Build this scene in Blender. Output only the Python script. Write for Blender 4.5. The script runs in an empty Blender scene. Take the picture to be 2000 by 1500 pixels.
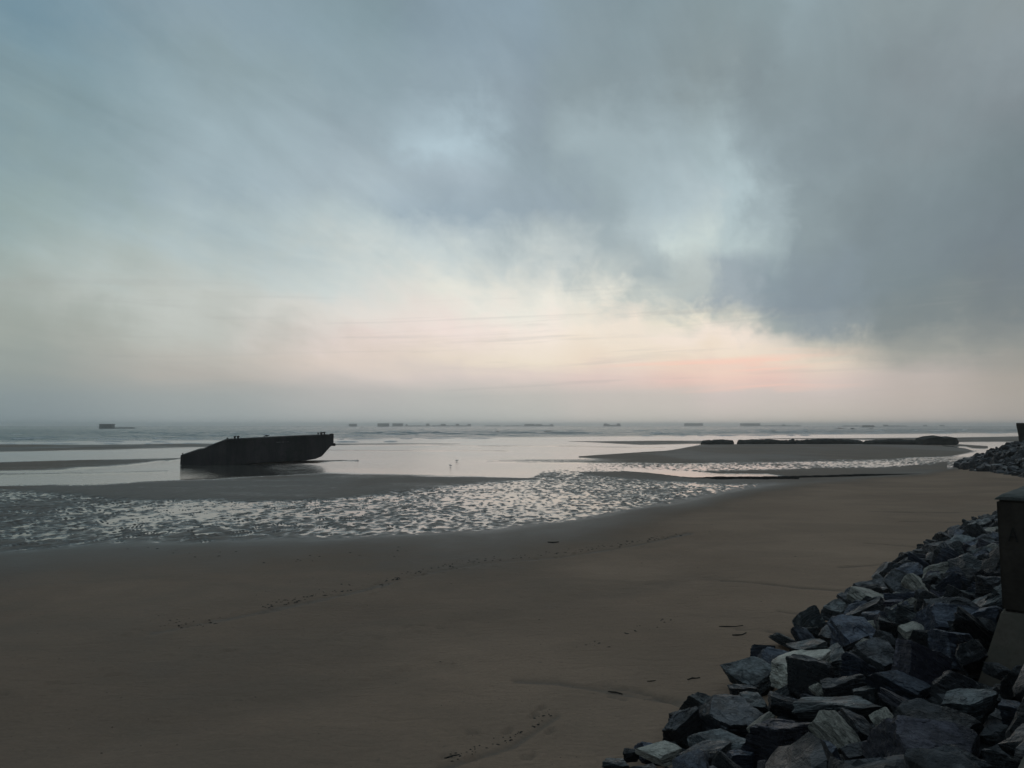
import bpy, math, random
import numpy as np
from mathutils import Vector, Matrix, Euler

R = math.radians
rng = np.random.default_rng(7)
random.seed(7)
scene = bpy.context.scene
COL = scene.collection

# ------------------------------------------------------------------ camera
H = 4.2                      # eye height above the pools on the beach
PITCH = math.atan(80 / 1500)
cam_d = bpy.data.cameras.new('camera')
cam_d.sensor_width = 36
cam_d.lens = 27.0
cam_d.clip_start = 0.1
cam_d.clip_end = 30000
cam = bpy.data.objects.new('camera', cam_d)
cam.location = (0, 0, H)
cam.rotation_euler = (math.pi / 2 + PITCH, 0, 0)
COL.objects.link(cam)
scene.camera = cam

# ------------------------------------------------------------------ colour management
scene.view_settings.view_transform = 'Standard'
scene.view_settings.look = 'None'
scene.view_settings.exposure = 0.0
scene.view_settings.gamma = 1.0
scene.view_settings.use_curve_mapping = False
scene.render.engine = 'CYCLES'
scene.cycles.max_bounces = 5
scene.cycles.diffuse_bounces = 2
scene.cycles.glossy_bounces = 3
scene.cycles.volume_bounces = 1


def lin(c):
    out = []
    for v in c:
        v = v / 255.0
        out.append(v / 12.92 if v <= 0.04045 else ((v + 0.055) / 1.055) ** 2.4)
    return tuple(out) + (1.0,)


class NT:
    """tiny helper to write node trees as expressions"""
    def __init__(self, tree):
        self.t = tree
        self.n = tree.nodes
        self.l = tree.links

    def node(self, typ, **kw):
        nd = self.n.new(typ)
        for k, v in kw.items():
            setattr(nd, k, v)
        return nd

    def put(self, sock, v):
        if isinstance(v, bpy.types.NodeSocket):
            self.l.new(v, sock)
        elif v is not None:
            sock.default_value = v

    def m(self, op, a, b=None, c=None, clamp=False):
        nd = self.node('ShaderNodeMath', operation=op, use_clamp=clamp)
        self.put(nd.inputs[0], a)
        if b is not None:
            self.put(nd.inputs[1], b)
        if c is not None:
            self.put(nd.inputs[2], c)
        return nd.outputs[0]

    def noise(self, vec, scale=1.0, detail=4.0, rough=0.5, dist=0.0, out=0, dims='3D', ntype='FBM'):
        nd = self.node('ShaderNodeTexNoise', noise_dimensions=dims)
        nd.noise_type = ntype
        self.put(nd.inputs['Vector'], vec)
        nd.inputs['Scale'].default_value = scale
        nd.inputs['Detail'].default_value = detail
        nd.inputs['Roughness'].default_value = rough
        nd.inputs['Distortion'].default_value = dist
        return nd.outputs[out]

    def mapr(self, v, a, b, c=0.0, d=1.0, smooth=False):
        nd = self.node('ShaderNodeMapRange')
        nd.interpolation_type = 'SMOOTHSTEP' if smooth else 'LINEAR'
        self.put(nd.inputs[0], v)
        for i, q in enumerate((a, b, c, d)):
            self.put(nd.inputs[i + 1], q)
        return nd.outputs[0]

    def mix(self, f, a, b, mode='MIX'):
        nd = self.node('ShaderNodeMix', data_type='RGBA', blend_type=mode)
        self.put(nd.inputs[0], f)
        self.put(nd.inputs[6], a)
        self.put(nd.inputs[7], b)
        return nd.outputs[2]

    def comb(self, x, y, z):
        nd = self.node('ShaderNodeCombineXYZ')
        for i, q in enumerate((x, y, z)):
            self.put(nd.inputs[i], q)
        return nd.outputs[0]

    def ramp(self, f, stops):
        nd = self.node('ShaderNodeValToRGB')
        self.put(nd.inputs[0], f)
        els = nd.color_ramp.elements
        els[0].position, els[0].color = stops[0]
        els[1].position, els[1].color = stops[-1]
        for p, c in stops[1:-1]:
            e = els.new(p)
            e.color = c
        return nd.outputs[0]


# ------------------------------------------------------------------ sky (world)
SUN_AZ, SUN_EL = R(16.0), R(4.0)      # azimuth to the right of the view axis
world = bpy.data.worlds.new('World')
scene.world = world
world.use_nodes = True
wt = world.node_tree
wt.nodes.clear()
W = NT(wt)
geo = W.node('ShaderNodeTexCoord')
sep = W.node('ShaderNodeSeparateXYZ')
wt.links.new(geo.outputs['Generated'], sep.inputs[0])
dx, dy, dz = sep.outputs
az0 = W.m('ARCTAN2', dx, dy)
# cloud-deck projection: noise laid on a flat layer overhead, so it streaks towards the horizon
den = W.m('ADD', W.m('MAXIMUM', dz, 0.0), 0.16)
px_ = W.m('DIVIDE', dx, den)
py_ = W.m('DIVIDE', dy, den)
# rows of cloud run away towards a point on the horizon right of centre
VA = 0.34
alo = W.m('ADD', W.m('MULTIPLY', px_, math.sin(VA)), W.m('MULTIPLY', py_, math.cos(VA)))
acr = W.m('SUBTRACT', W.m('MULTIPLY', px_, math.cos(VA)), W.m('MULTIPLY', py_, math.sin(VA)))
deck = W.comb(W.m('MULTIPLY', acr, 1.5), W.m('MULTIPLY', alo, 0.42), 0.0)
ball = geo.outputs['Generated']
w1 = W.noise(deck, 1.3, 5, 0.55)
w2 = W.noise(ball, 5.5, 6, 0.55)
w3 = W.noise(ball, 3.1, 6, 0.6)
w4 = W.noise(ball, 15.0, 6, 0.62, 0.4)
calm = W.mapr(dz, 0.02, 0.16, 0.0, 1.0, True)     # clouds calm down near the horizon haze
azw = W.m('ADD', W.m('MULTIPLY', W.m('SUBTRACT', w2, 0.5), 0.20),
          W.m('MULTIPLY', W.m('SUBTRACT', w1, 0.5), 0.14))
azw = W.m('ADD', azw, W.m('MULTIPLY', W.m('SUBTRACT', w4, 0.5), 0.12))
az = W.m('ADD', az0, W.m('MULTIPLY', azw, calm))
elw = W.m('ADD', W.m('MULTIPLY', W.m('SUBTRACT', w3, 0.5), 0.09),
          W.m('MULTIPLY', W.m('SUBTRACT', w1, 0.5), 0.12))
elw = W.m('ADD', elw, W.m('MULTIPLY', W.m('SUBTRACT', w4, 0.5), 0.062))
# faint level streaks lower down
strk = W.noise(W.comb(W.m('MULTIPLY', az0, 2.2), W.m('ADD', W.m('MULTIPLY', dz, 34.0), W.m('MULTIPLY', az0, 2.0)), 0.0), 1.0, 5, 0.62, 0.6)
low = W.m('SUBTRACT', 1.0, calm)
elw2 = W.m('MULTIPLY', W.m('SUBTRACT', strk, 0.5), W.mapr(dz, 0.0, 0.08, 0.0, 0.030, True))
s = W.m('ADD', W.m('ADD', dz, W.m('MULTIPLY', elw, calm)), elw2)

COLS = {
    0: [(0, (112, 138, 151)), (100, (121, 145, 155)), (250, (129, 149, 154)), (400, (142, 160, 160)), (480, (149, 163, 160)),
        (560, (155, 164, 159)), (650, (151, 158, 152)), (720, (141, 149, 146)), (770, (131, 142, 144)), (828, (125, 138, 142))],
    400: [(0, (131, 150, 160)), (120, (134, 152, 158)), (250, (146, 164, 171)), (350, (151, 168, 175)), (430, (167, 182, 185)),
          (500, (178, 188, 186)), (570, (186, 191, 186)), (640, (181, 184, 178)), (690, (177, 175, 168)), (730, (170, 167, 161)),
          (770, (152, 158, 157)), (828, (147, 156, 157))],
    700: [(0, (127, 147, 155)), (150, (135, 153, 161)), (280, (149, 165, 173)), (380, (160, 175, 182)), (450, (174, 188, 191)),
          (520, (194, 202, 200)), (600, (215, 210, 203)), (660, (217, 204, 197)), (700, (211, 198, 188)), (735, (198, 189, 183)),
          (765, (176, 174, 171)), (828, (163, 168, 167))],
    870: [(0, (128, 146, 157)), (150, (138, 155, 164)), (280, (169, 188, 197)), (350, (157, 172, 181)), (420, (148, 164, 174)),
          (500, (188, 198, 198)), (560, (216, 216, 207)), (640, (228, 214, 207)), (700, (218, 206, 192)), (735, (204, 193, 187)),
          (770, (178, 178, 174)), (828, (169, 173, 170))],
    1050: [(0, (129, 147, 158)), (150, (132, 147, 156)), (300, (141, 157, 165)), (420, (143, 158, 167)), (470, (164, 176, 179)),
           (520, (183, 192, 192)), (590, (222, 220, 210)), (640, (232, 221, 211)), (700, (225, 214, 197)), (735, (211, 197, 190)),
           (770, (182, 180, 175)), (828, (176, 179, 175))],
    1250: [(0, (128, 145, 152)), (150, (132, 147, 153)), (280, (151, 167, 173)), (380, (157, 173, 179)), (450, (168, 182, 186)),
           (500, (163, 176, 179)), (560, (156, 168, 171)), (600, (186, 192, 187)), (640, (227, 217, 204)), (700, (225, 213, 197)),
           (740, (210, 195, 189)), (770, (187, 182, 177)), (828, (182, 182, 176))],
    1150: [(0, (129, 146, 154)), (150, (133, 148, 154)), (250, (151, 167, 173)), (350, (149, 165, 171)), (430, (147, 162, 168)), (500, (157, 170, 174)),
           (550, (177, 186, 185)), (600, (217, 216, 206)), (640, (230, 220, 206)), (700, (224, 210, 193)), (740, (210, 192, 186)), (770, (187, 182, 177)), (828, (182, 181, 176))],
    1330: [(0, (129, 145, 151)), (150, (130, 144, 149)), (300, (150, 166, 172)), (400, (166, 181, 186)), (480, (189, 201, 199)), (530, (177, 187, 186)),
           (590, (170, 179, 178)), (630, (217, 212, 197)), (664, (229, 217, 205)), (700, (224, 210, 193)), (740, (210, 192, 186)), (770, (187, 182, 177)), (828, (182, 181, 176))],
    1500: [(0, (129, 145, 150)), (150, (126, 139, 144)), (300, (139, 154, 160)), (400, (149, 164, 169)), (480, (150, 165, 169)), (540, (129, 144, 152)),
           (600, (127, 141, 150)), (640, (150, 160, 160)), (672, (200, 195, 186)), (710, (221, 208, 193)), (740, (213, 192, 186)), (770, (191, 184, 180)), (828, (182, 180, 174))],
    1400: [(0, (130, 146, 151)), (150, (130, 143, 147)), (300, (152, 168, 173)), (400, (166, 183, 188)), (480, (172, 187, 189)),
           (530, (148, 161, 168)), (590, (148, 160, 167)), (630, (188, 190, 182)), (670, (228, 215, 203)), (710, (226, 212, 195)),
           (742, (222, 202, 192)), (770, (194, 185, 182)), (828, (184, 182, 176))],
    1600: [(0, (136, 152, 158)), (150, (131, 145, 150)), (300, (129, 143, 149)), (400, (131, 145, 150)), (500, (126, 140, 148)),
           (580, (123, 137, 146)), (645, (134, 146, 152)), (675, (180, 179, 170)), (710, (213, 204, 189)), (742, (205, 192, 186)),
           (770, (190, 182, 178)), (828, (180, 177, 169))],
    1800: [(0, (135, 148, 152)), (150, (128, 139, 144)), (300, (124, 137, 142)), (450, (117, 130, 136)), (550, (114, 127, 132)),
           (630, (121, 131, 133)), (685, (150, 152, 147)), (725, (178, 170, 165)), (770, (177, 169, 163)), (828, (173, 168, 162))],
    2000: [(0, (131, 141, 144)), (100, (131, 142, 147)), (200, (122, 132, 137)), (350, (114, 127, 132)), (500, (111, 122, 129)),
           (600, (115, 124, 127)), (680, (137, 140, 137)), (740, (158, 153, 146)), (828, (163, 158, 152))],
}
ZEN = lin((124, 141, 150))
prev = None
keys = sorted(COLS)
SKYGAIN = 1.12
for k in keys:
    a = math.atan((k - 1000) / 1500)
    stops = []
    for v, c in sorted(COLS[k], reverse=True):
        e = (830 - v) / 1500
        # undo the camera pitch: pixel row to true elevation
        ang = math.atan((750 - v) / 1500 * math.cos(a)) + PITCH * math.cos(a)
        stops.append((max(0.0, math.sin(ang)), lin(c)))
    stops.append((1.0, ZEN))
    col = W.ramp(s, stops)
    if prev is None:
        prev = col
    else:
        a0 = math.atan((kp - 1000) / 1500)
        prev = W.mix(W.mapr(az, a0, a, 0, 1, True), prev, col)
    kp = k
back = W.ramp(s, [(0.0, lin((88, 97, 104))), (0.3, lin((98, 110, 118))), (1.0, ZEN)])
backf = W.mapr(W.m('ABSOLUTE', W.m('SUBTRACT', az0, 0.12)), 0.95, 2.5, 0.0, 1.0, True)
skyc = W.mix(backf, prev, back)
# cloud relief
n1 = W.noise(deck, 2.6, 7, 0.6, 0.5)
n2 = W.noise(ball, 7.0, 7, 0.6, 0.3)
rel = W.m('ADD', W.m('MULTIPLY', W.m('SUBTRACT', n1, 0.5), 0.36), W.m('MULTIPLY', W.m('SUBTRACT', n2, 0.5), 0.22))
n3 = W.noise(W.comb(W.m('ADD', W.m('MULTIPLY', az0, 3.0), W.m('MULTIPLY', dz, 3.4)), W.m('SUBTRACT', W.m('MULTIPLY', dz, 13.0), W.m('MULTIPLY', az0, -9.5)), 1.7), 0.62, 6, 0.6, 0.5)
rel = W.m('ADD', rel, W.m('MULTIPLY', W.m('SUBTRACT', n3, 0.5), 0.14))
rel = W.m('ADD', 1.0, W.m('MULTIPLY', rel, W.mapr(dz, 0.06, 0.3, 0.15, 1.0, True)))
skyc = W.mix(1.0, skyc, W.comb(rel, rel, rel), 'MULTIPLY')
# thin level streaks, warm near the glow
st2 = W.noise(W.comb(W.m('MULTIPLY', az0, 3.2), W.m('ADD', W.m('MULTIPLY', dz, 70.0), W.m('MULTIPLY', az0, -2.4)), 3.3), 1.0, 4, 0.6, 0.8)
glowaz = W.m('SUBTRACT', 1.0, W.mapr(W.m('ABSOLUTE', W.m('SUBTRACT', az0, 0.27)), 0.03, 0.19, 0.0, 1.0, True))
band = W.m('MULTIPLY', W.mapr(dz, 0.030, 0.055, 0, 1, True), W.mapr(dz, 0.075, 0.12, 1, 0, True))
pk = W.m('MULTIPLY', W.m('MULTIPLY', W.mapr(st2, 0.52, 0.70, 0, 1, True), glowaz), band)
skyc = W.mix(W.m('MULTIPLY', W.m('MULTIPLY', glowaz, W.m('MULTIPLY', W.mapr(dz, 0.040, 0.055, 0, 1, True), W.mapr(dz, 0.066, 0.092, 1, 0, True))), 0.26), skyc, lin((228, 178, 160)))
skyc = W.mix(W.m('MULTIPLY', pk, 0.6), skyc, lin((240, 192, 174)))
dk = W.m('MULTIPLY', W.mapr(st2, 0.47, 0.28, 0, 1, True), W.m('MULTIPLY', W.mapr(dz, 0.02, 0.05, 0, 1, True), W.mapr(dz, 0.12, 0.22, 1, 0, True)))
skyc = W.mix(W.m('MULTIPLY', dk, 0.22), skyc, lin((150, 152, 150)))
bg = W.node('ShaderNodeBackground')
wt.links.new(skyc, bg.inputs['Color'])
bg.inputs['Strength'].default_value = SKYGAIN
# the clear sky behind the cloud, barely shining through
nish = W.node('ShaderNodeTexSky', sky_type='NISHITA')
nish.sun_disc = False
nish.sun_elevation = SUN_EL
nish.sun_rotation = SUN_AZ
bg2 = W.node('ShaderNodeBackground')
wt.links.new(nish.outputs[0], bg2.inputs['Color'])
bg2.inputs['Strength'].default_value = 0.0006
add = W.node('ShaderNodeAddShader')
wt.links.new(bg.outputs[0], add.inputs[0])
wt.links.new(bg2.outputs[0], add.inputs[1])
wo = W.node('ShaderNodeOutputWorld')
wt.links.new(add.outputs[0], wo.inputs['Surface'])
world.cycles.sampling_method = 'MANUAL'
world.cycles.sample_map_resolution = 1024

# ------------------------------------------------------------------ sun behind thick cloud
sd = bpy.data.lights.new('sun', 'SUN')
sd.energy = 0.06
sd.angle = R(50)
sd.color = (1.0, 0.86, 0.76)
sun = bpy.data.objects.new('sun', sd)
sdir = Vector((math.sin(SUN_AZ) * math.cos(R(14)), math.cos(SUN_AZ) * math.cos(R(14)), math.sin(R(14))))
sun.rotation_euler = sdir.to_track_quat('Z', 'Y').to_euler()
COL.objects.link(sun)


# ------------------------------------------------------------------ photograph rows and columns to places on the beach
CP, SP = math.cos(PITCH), math.sin(PITCH)


def ray(u, v):
    cx, cy = (u - 1000) / 1500, (750 - v) / 1500
    return np.array([cx, CP - cy * SP, SP + cy * CP])


def at_z(u, v, z=0.0):
    d = ray(u, v)
    t = (z - H) / d[2]
    return np.array([d[0] * t, d[1] * t, z])


def at_y(u, v, y):
    d = ray(u, v)
    t = y / d[1]
    return np.array([d[0] * t, y, H + d[2] * t])


def proj(x, y, z):
    z = z - H
    depth = y * CP + z * SP
    up = -y * SP + z * CP
    depth = np.where(depth < 0.05, 0.05, depth)
    return 1000 + 1500 * x / depth, 750 - 1500 * up / depth


# ------------------------------------------------------------------ numpy noise
PERM = np.random.default_rng(11).permutation(4096)


def hash2(i, j, k=0):
    return PERM[(PERM[(PERM[i & 4095] + j) & 4095] + k) & 4095] / 4095.0


def vnoise2(x, y, k=0):
    xi = np.floor(x).astype(np.int64); yi = np.floor(y).astype(np.int64)
    fx = x - xi; fy = y - yi
    fx = fx * fx * fx * (fx * (fx * 6 - 15) + 10); fy = fy * fy * fy * (fy * (fy * 6 - 15) + 10)
    a = hash2(xi, yi, k); b = hash2(xi + 1, yi, k); c = hash2(xi, yi + 1, k); d = hash2(xi + 1, yi + 1, k)
    return (a * (1 - fx) + b * fx) * (1 - fy) + (c * (1 - fx) + d * fx) * fy


def fbm2(x, y, o=4, k=0, g=0.5):
    s_, a, t = 0, 1.0, 0
    for i in range(o):
        s_ = s_ + a * vnoise2(x * 2 ** i + 17.3 * i, y * 2 ** i - 9.1 * i, k + i * 7)
        t += a
        a *= g
    return s_ / t


def vnoise3(x, y, z, k=0):
    zi = np.floor(z).astype(np.int64); fz = z - zi
    fz = fz * fz * (3 - 2 * fz)
    xi = np.floor(x).astype(np.int64); yi = np.floor(y).astype(np.int64)
    fx = x - xi; fy = y - yi
    fx = fx * fx * (3 - 2 * fx); fy = fy * fy * (3 - 2 * fy)
    r = 0
    for dz_ in (0, 1):
        h = lambda i, j: hash2(i, j, (zi + dz_ + k) & 4095)
        q = (h(xi, yi) * (1 - fx) + h(xi + 1, yi) * fx) * (1 - fy) + (h(xi, yi + 1) * (1 - fx) + h(xi + 1, yi + 1) * fx) * fy
        r = r + q * (fz if dz_ else 1 - fz)
    return r


def fbm3(p, f, o=4, k=0, g=0.5):
    s_, a, t = 0, 1.0, 0
    for i in range(o):
        m_ = f * 2 ** i
        s_ = s_ + a * vnoise3(p[:, 0] * m_ + 3.1 * i, p[:, 1] * m_ + 5.7 * i, p[:, 2] * m_ + 8.3 * i, k + i * 13)
        t += a
        a *= g
    return s_ / t


def sstep(a, b, x):
    t = np.clip((x - a) / (b - a), 0, 1)
    return t * t * (3 - 2 * t)


# ------------------------------------------------------------------ objects
def tag(o, label=None, cat=None, group=None, kind=None):
    if label: o['label'] = label
    if cat: o['category'] = cat
    if group: o['group'] = group
    if kind: o['kind'] = kind
    return o


def mesh_np(name, verts, faces, smooth=False):
    """verts (N,3), faces (M,k) as arrays"""
    me = bpy.data.meshes.new(name)
    verts = np.asarray(verts, np.float32)
    faces = np.asarray(faces, np.int32)
    n, k = faces.shape
    me.vertices.add(len(verts)); me.vertices.foreach_set('co', verts.ravel())
    me.loops.add(n * k); me.loops.foreach_set('vertex_index', faces.ravel())
    me.polygons.add(n)
    me.polygons.foreach_set('loop_start', np.arange(0, n * k, k, dtype=np.int32))
    me.polygons.foreach_set('loop_total', np.full(n, k, np.int32))
    me.update(calc_edges=True)
    me.polygons.foreach_set('use_smooth', np.full(n, smooth))
    me.validate()
    return me


def add_obj(name, me, mat=None, parent=None):
    o = bpy.data.objects.new(name, me)
    if mat is not None and me is not None and not me.materials:
        me.materials.append(mat)
    COL.objects.link(o)
    if parent is not None:
        o.parent = parent
    return o


def mesh_py(name, verts, faces, smooth=False):
    me = bpy.data.meshes.new(name)
    me.from_pydata([tuple(v) for v in verts], [], [tuple(f) for f in faces])
    me.update()
    for p in me.polygons:
        p.use_smooth = smooth
    return me


class MB:
    def __init__(self):
        self.v = []; self.f = []

    def add(self, v, f):
        b = len(self.v)
        self.v += [tuple(q) for q in v]
        self.f += [tuple(i + b for i in q) for q in f]
        return self

    def box(self, x0, x1, y0, y1, z0, z1, tx=0.0, ty=0.0):
        v = [(x0, y0, z0), (x1, y0, z0), (x1, y1, z0), (x0, y1, z0),
             (x0 + tx, y0 + ty, z1), (x1 - tx, y0 + ty, z1), (x1 - tx, y1 - ty, z1), (x0 + tx, y1 - ty, z1)]
        return self.add(v, [(0, 3, 2, 1), (4, 5, 6, 7), (0, 1, 5, 4), (1, 2, 6, 5), (2, 3, 7, 6), (3, 0, 4, 7)])

    def tube(self, pts, rad, n=8):
        """tapering tube along pts"""
        pts = [Vector(p) for p in pts]
        rad = [rad] * len(pts) if not hasattr(rad, '__len__') else rad
        vs = []
        for i, p in enumerate(pts):
            d = (pts[min(i + 1, len(pts) - 1)] - pts[max(i - 1, 0)]).normalized()
            a = d.orthogonal().normalized(); b = d.cross(a)
            for k in range(n):
                t = 2 * math.pi * k / n
                vs.append(p + (a * math.cos(t) + b * math.sin(t)) * rad[i])
        fs = []
        for i in range(len(pts) - 1):
            for k in range(n):
                fs.append((i * n + k, i * n + (k + 1) % n, (i + 1) * n + (k + 1) % n, (i + 1) * n + k))
        fs.append(tuple(range(n))[::-1]); fs.append(tuple((len(pts) - 1) * n + k for k in range(n)))
        return self.add(vs, fs)

    def prism(self, poly, o, a, up, off):
        """poly of (s,z) in the plane o + a*s + up*z, extruded by off"""
        n = len(poly)
        o = Vector(o); a = Vector(a); up = Vector(up); off = Vector(off)
        v = [o + a * p[0] + up * p[1] for p in poly]
        v += [q + off for q in v]
        f = [tuple(range(n)), tuple(range(2 * n - 1, n - 1, -1))]
        f += [(i, n + i, n + (i + 1) % n, (i + 1) % n) for i in range(n)]
        return self.add(v, f)

    def build(self, name, mat, parent=None, smooth=False, bevel=0):
        me = mesh_py(name, self.v, self.f, smooth)
        import bmesh
        bm = bmesh.new(); bm.from_mesh(me)
        bmesh.ops.recalc_face_normals(bm, faces=bm.faces)
        if bevel:
            bmesh.ops.bevel(bm, geom=list(bm.edges), offset=bevel, segments=2, affect='EDGES')
        bm.to_mesh(me); bm.free()
        return add_obj(name, me, mat, parent)


# ------------------------------------------------------------------ materials
def new_mat(name):
    m = bpy.data.materials.new(name)
    m.use_nodes = True
    t = NT(m.node_tree)
    b = m.node_tree.nodes['Principled BSDF']
    return m, t, b


def pos_of(t, obj=False):
    if obj:
        return t.node('ShaderNodeTexCoord').outputs['Object']
    return t.node('ShaderNodeNewGeometry').outputs['Position']


def bump(t, b, h, strength=0.5, dist=0.05):
    nd = t.node('ShaderNodeBump')
    t.put(nd.inputs['Height'], h)
    t.put(nd.inputs['Strength'], strength)
    nd.inputs['Distance'].default_value = dist
    t.l.new(nd.outputs[0], b.inputs['Normal'])


def c4(r, g, b):
    return (r, g, b, 1.0)


# sand: wetness follows the true height above the pools; groove shade painted in
M_sand, t, b = new_mat('sand')
P = pos_of(t)
sp = t.node('ShaderNodeSeparateXYZ'); t.l.new(P, sp.inputs[0])
attr = t.node('ShaderNodeAttribute'); attr.attribute_name = 'damp_shade'
fat = t.node('ShaderNodeAttribute'); fat.attribute_name = 'film'
fv_ = t.node('ShaderNodeVectorMath', operation='MULTIPLY'); t.l.new(P, fv_.inputs[0]); fv_.inputs[1].default_value = (0.10, 0.30, 1.0)
fn_ = t.noise(fv_.outputs[0], 1.0, 7, .68)
film = t.mapr(t.m('ADD', fat.outputs['Fac'], t.m('MULTIPLY', t.m('SUBTRACT', fn_, 0.5), 1.5)), 0.20, 1.0, 0, 1)
film = t.m('MULTIPLY', film, t.mapr(fat.outputs['Fac'], 0.0, 0.15, 0, 1))
damp_shade = attr.outputs['Fac']
n_big = t.noise(P, 0.13, 5, 0.55)
n_mid = t.noise(P, 1.1, 5, 0.6)
n_fin = t.noise(P, 16.0, 5, 0.7)
n_gr = t.noise(P, 140.0, 2, 0.6)
wet = t.m('ADD', damp_shade, t.m('MULTIPLY', t.m('SUBTRACT', n_mid, 0.5), 0.22))
wet = t.mapr(wet, 0.0, 1.0, 0, 1)
dry = t.mix(t.mapr(n_big, 0.35, 0.68), c4(0.302, 0.202, 0.142), c4(0.415, 0.283, 0.200))
dry = t.mix(t.mapr(n_fin, 0.2, 0.85), t.mix(1.0, dry, c4(.72, .72, .73), 'MULTIPLY'), dry)
spk = t.noise(P, 7.0, 4, 0.75)
dry = t.mix(t.mapr(spk, 0.62, 0.74, 0, .55), dry, c4(0.10, 0.08, 0.065))
strk_ = t.node('ShaderNodeVectorMath', operation='MULTIPLY'); t.l.new(P, strk_.inputs[0]); strk_.inputs[1].default_value = (0.24, 0.42, 1.0)
tide = t.noise(strk_.outputs[0], 1.0, 6, 0.6, 0.8)
dry = t.mix(t.mapr(tide, 0.42, 0.64, 0, .42), dry, c4(0.200, 0.140, 0.102))
dry = t.mix(t.mapr(n_gr, 0.3, 0.9, 0, .25), dry, c4(0.36, 0.30, 0.24))
wetc = t.mix(t.mapr(n_big, 0.3, 0.7), c4(0.072, 0.060, 0.052), c4(0.098, 0.083, 0.071))
wetc = t.mix(t.mapr(tide, 0.38, 0.62, 0, .55), wetc, c4(0.115, 0.105, 0.09))
t.l.new(t.mix(wet, dry, wetc), b.inputs['Base Color'])
t.l.new(t.m('MULTIPLY', t.mapr(wet, 0.35, 1.0, 0.92, 0.46), t.mapr(film, 0, 1, 1.0, 0.16)), b.inputs['Roughness'])
t.l.new(t.m('ADD', t.mapr(wet, 0.35, 1.0, 0.06, 0.30), t.m('MULTIPLY', film, 0.25)), b.inputs['Specular IOR Level'])
# scattered pocks and small marks in the sand surface
vor = t.node('ShaderNodeTexVoronoi'); vor.inputs['Scale'].default_value = 2.6
t.l.new(P, vor.inputs['Vector'])
pock = t.m('MULTIPLY', t.mapr(vor.outputs['Distance'], 0.02, 0.16, -1.0, 0.0, True), t.mapr(t.noise(P, 0.5, 3), 0.5, 0.62, 0, 1))
rv = t.node('ShaderNodeVectorMath', operation='MULTIPLY'); t.l.new(P, rv.inputs[0]); rv.inputs[1].default_value = (0.7, 1.6, 1.0)
rpl = t.noise(rv.outputs[0], 2.2, 3, 0.5, 1.2)
hgt = t.m('ADD', t.m('ADD', t.m('MULTIPLY', rpl, 1.5), t.m('MULTIPLY', n_fin, 0.6)), t.m('ADD', t.m('MULTIPLY', n_mid, 0.9), t.m('ADD', t.m('MULTIPLY', n_gr, 0.10), t.m('MULTIPLY', pock, 0.7))))
bump(t, b, hgt, t.m('MULTIPLY', t.mapr(wet, 0, 1, 0.85, 0.28), t.mapr(film, 0, 1, 1, .05)), 0.05)

# water: calm pools near, wind-roughened sea beyond the surf line
M_water, t, b = new_mat('sea_water')
P = pos_of(t)
sp = t.node('ShaderNodeSeparateXYZ'); t.l.new(P, sp.inputs[0])
X, Y, Z = sp.outputs
shore = t.m('ADD', Y, t.m('MULTIPLY', X, -0.55))         # the sea lies beyond a slanting line
seaf = t.mapr(t.m('ADD', shore, t.m('MULTIPLY', t.noise(P, 0.03, 3), 30.0)), 258.0, 300.0, 0, 1, True)
b.inputs['Base Color'].default_value = c4(0.035, 0.045, 0.045)
t.l.new(t.mix(seaf, c4(0.085, 0.078, 0.068), c4(0.080, 0.145, 0.160)), b.inputs['Base Color'])
b.inputs['IOR'].default_value = 1.33
t.l.new(t.mapr(seaf, 0, 1, 0.04, 0.22), b.inputs['Roughness'])
wv = t.node('ShaderNodeVectorMath', operation='MULTIPLY'); t.l.new(P, wv.inputs[0]); wv.inputs[1].default_value = (0.35, 1.0, 1.0)
wn = t.noise(wv.outputs[0], 0.22, 5, 0.6, 0.4)
wn2 = t.noise(P, 0.9, 4, 0.6)
rip = t.noise(P, 2.4, 3, 0.5)
gust = t.noise(P, 0.05, 3, 0.5)
hh = t.m('ADD', t.m('MULTIPLY', t.m('ADD', t.m('MULTIPLY', wn, 2.8), t.m('MULTIPLY', wn2, 0.8)), seaf),
         t.m('MULTIPLY', t.m('MULTIPLY', rip, t.mapr(gust, 0.38, 0.66, 0.008, 0.07)), t.m('SUBTRACT', 1.0, seaf)))
bump(t, b, hh, 1.0, 0.55)


def simple_mat(name, c1, c2, scale, rough=0.8, bs=0.5, bd=0.03, obj=True, spec=0.3, streak=None, dark=None):
    m, t, b = new_mat(name)
    P = pos_of(t, obj)
    V = P
    if streak:
        vm = t.node('ShaderNodeVectorMath', operation='MULTIPLY'); t.l.new(P, vm.inputs[0]); vm.inputs[1].default_value = streak
        V = vm.outputs[0]
    n = t.noise(V, scale, 6, 0.62, 0.2)
    n2 = t.noise(P, scale * 6.5, 5, 0.65)
    c = t.mix(t.mapr(n, 0.32, 0.68), c1, c2)
    c = t.mix(t.mapr(n2, 0.45, 0.8, 0, 0.45), c, tuple(0.45 * q for q in c1[:3]) + (1,))
    if dark:
        n3 = t.noise(P, scale * 0.35, 4, 0.6)
        c = t.mix(t.mapr(n3, 0.5, 0.62), c, dark)
    t.l.new(c, b.inputs['Base Color'])
    b.inputs['Roughness'].default_value = rough
    b.inputs['Specular IOR Level'].default_value = spec
    bump(t, b, t.m('ADD', n, t.m('MULTIPLY', n2, 0.4)), bs, bd)
    return m


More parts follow.
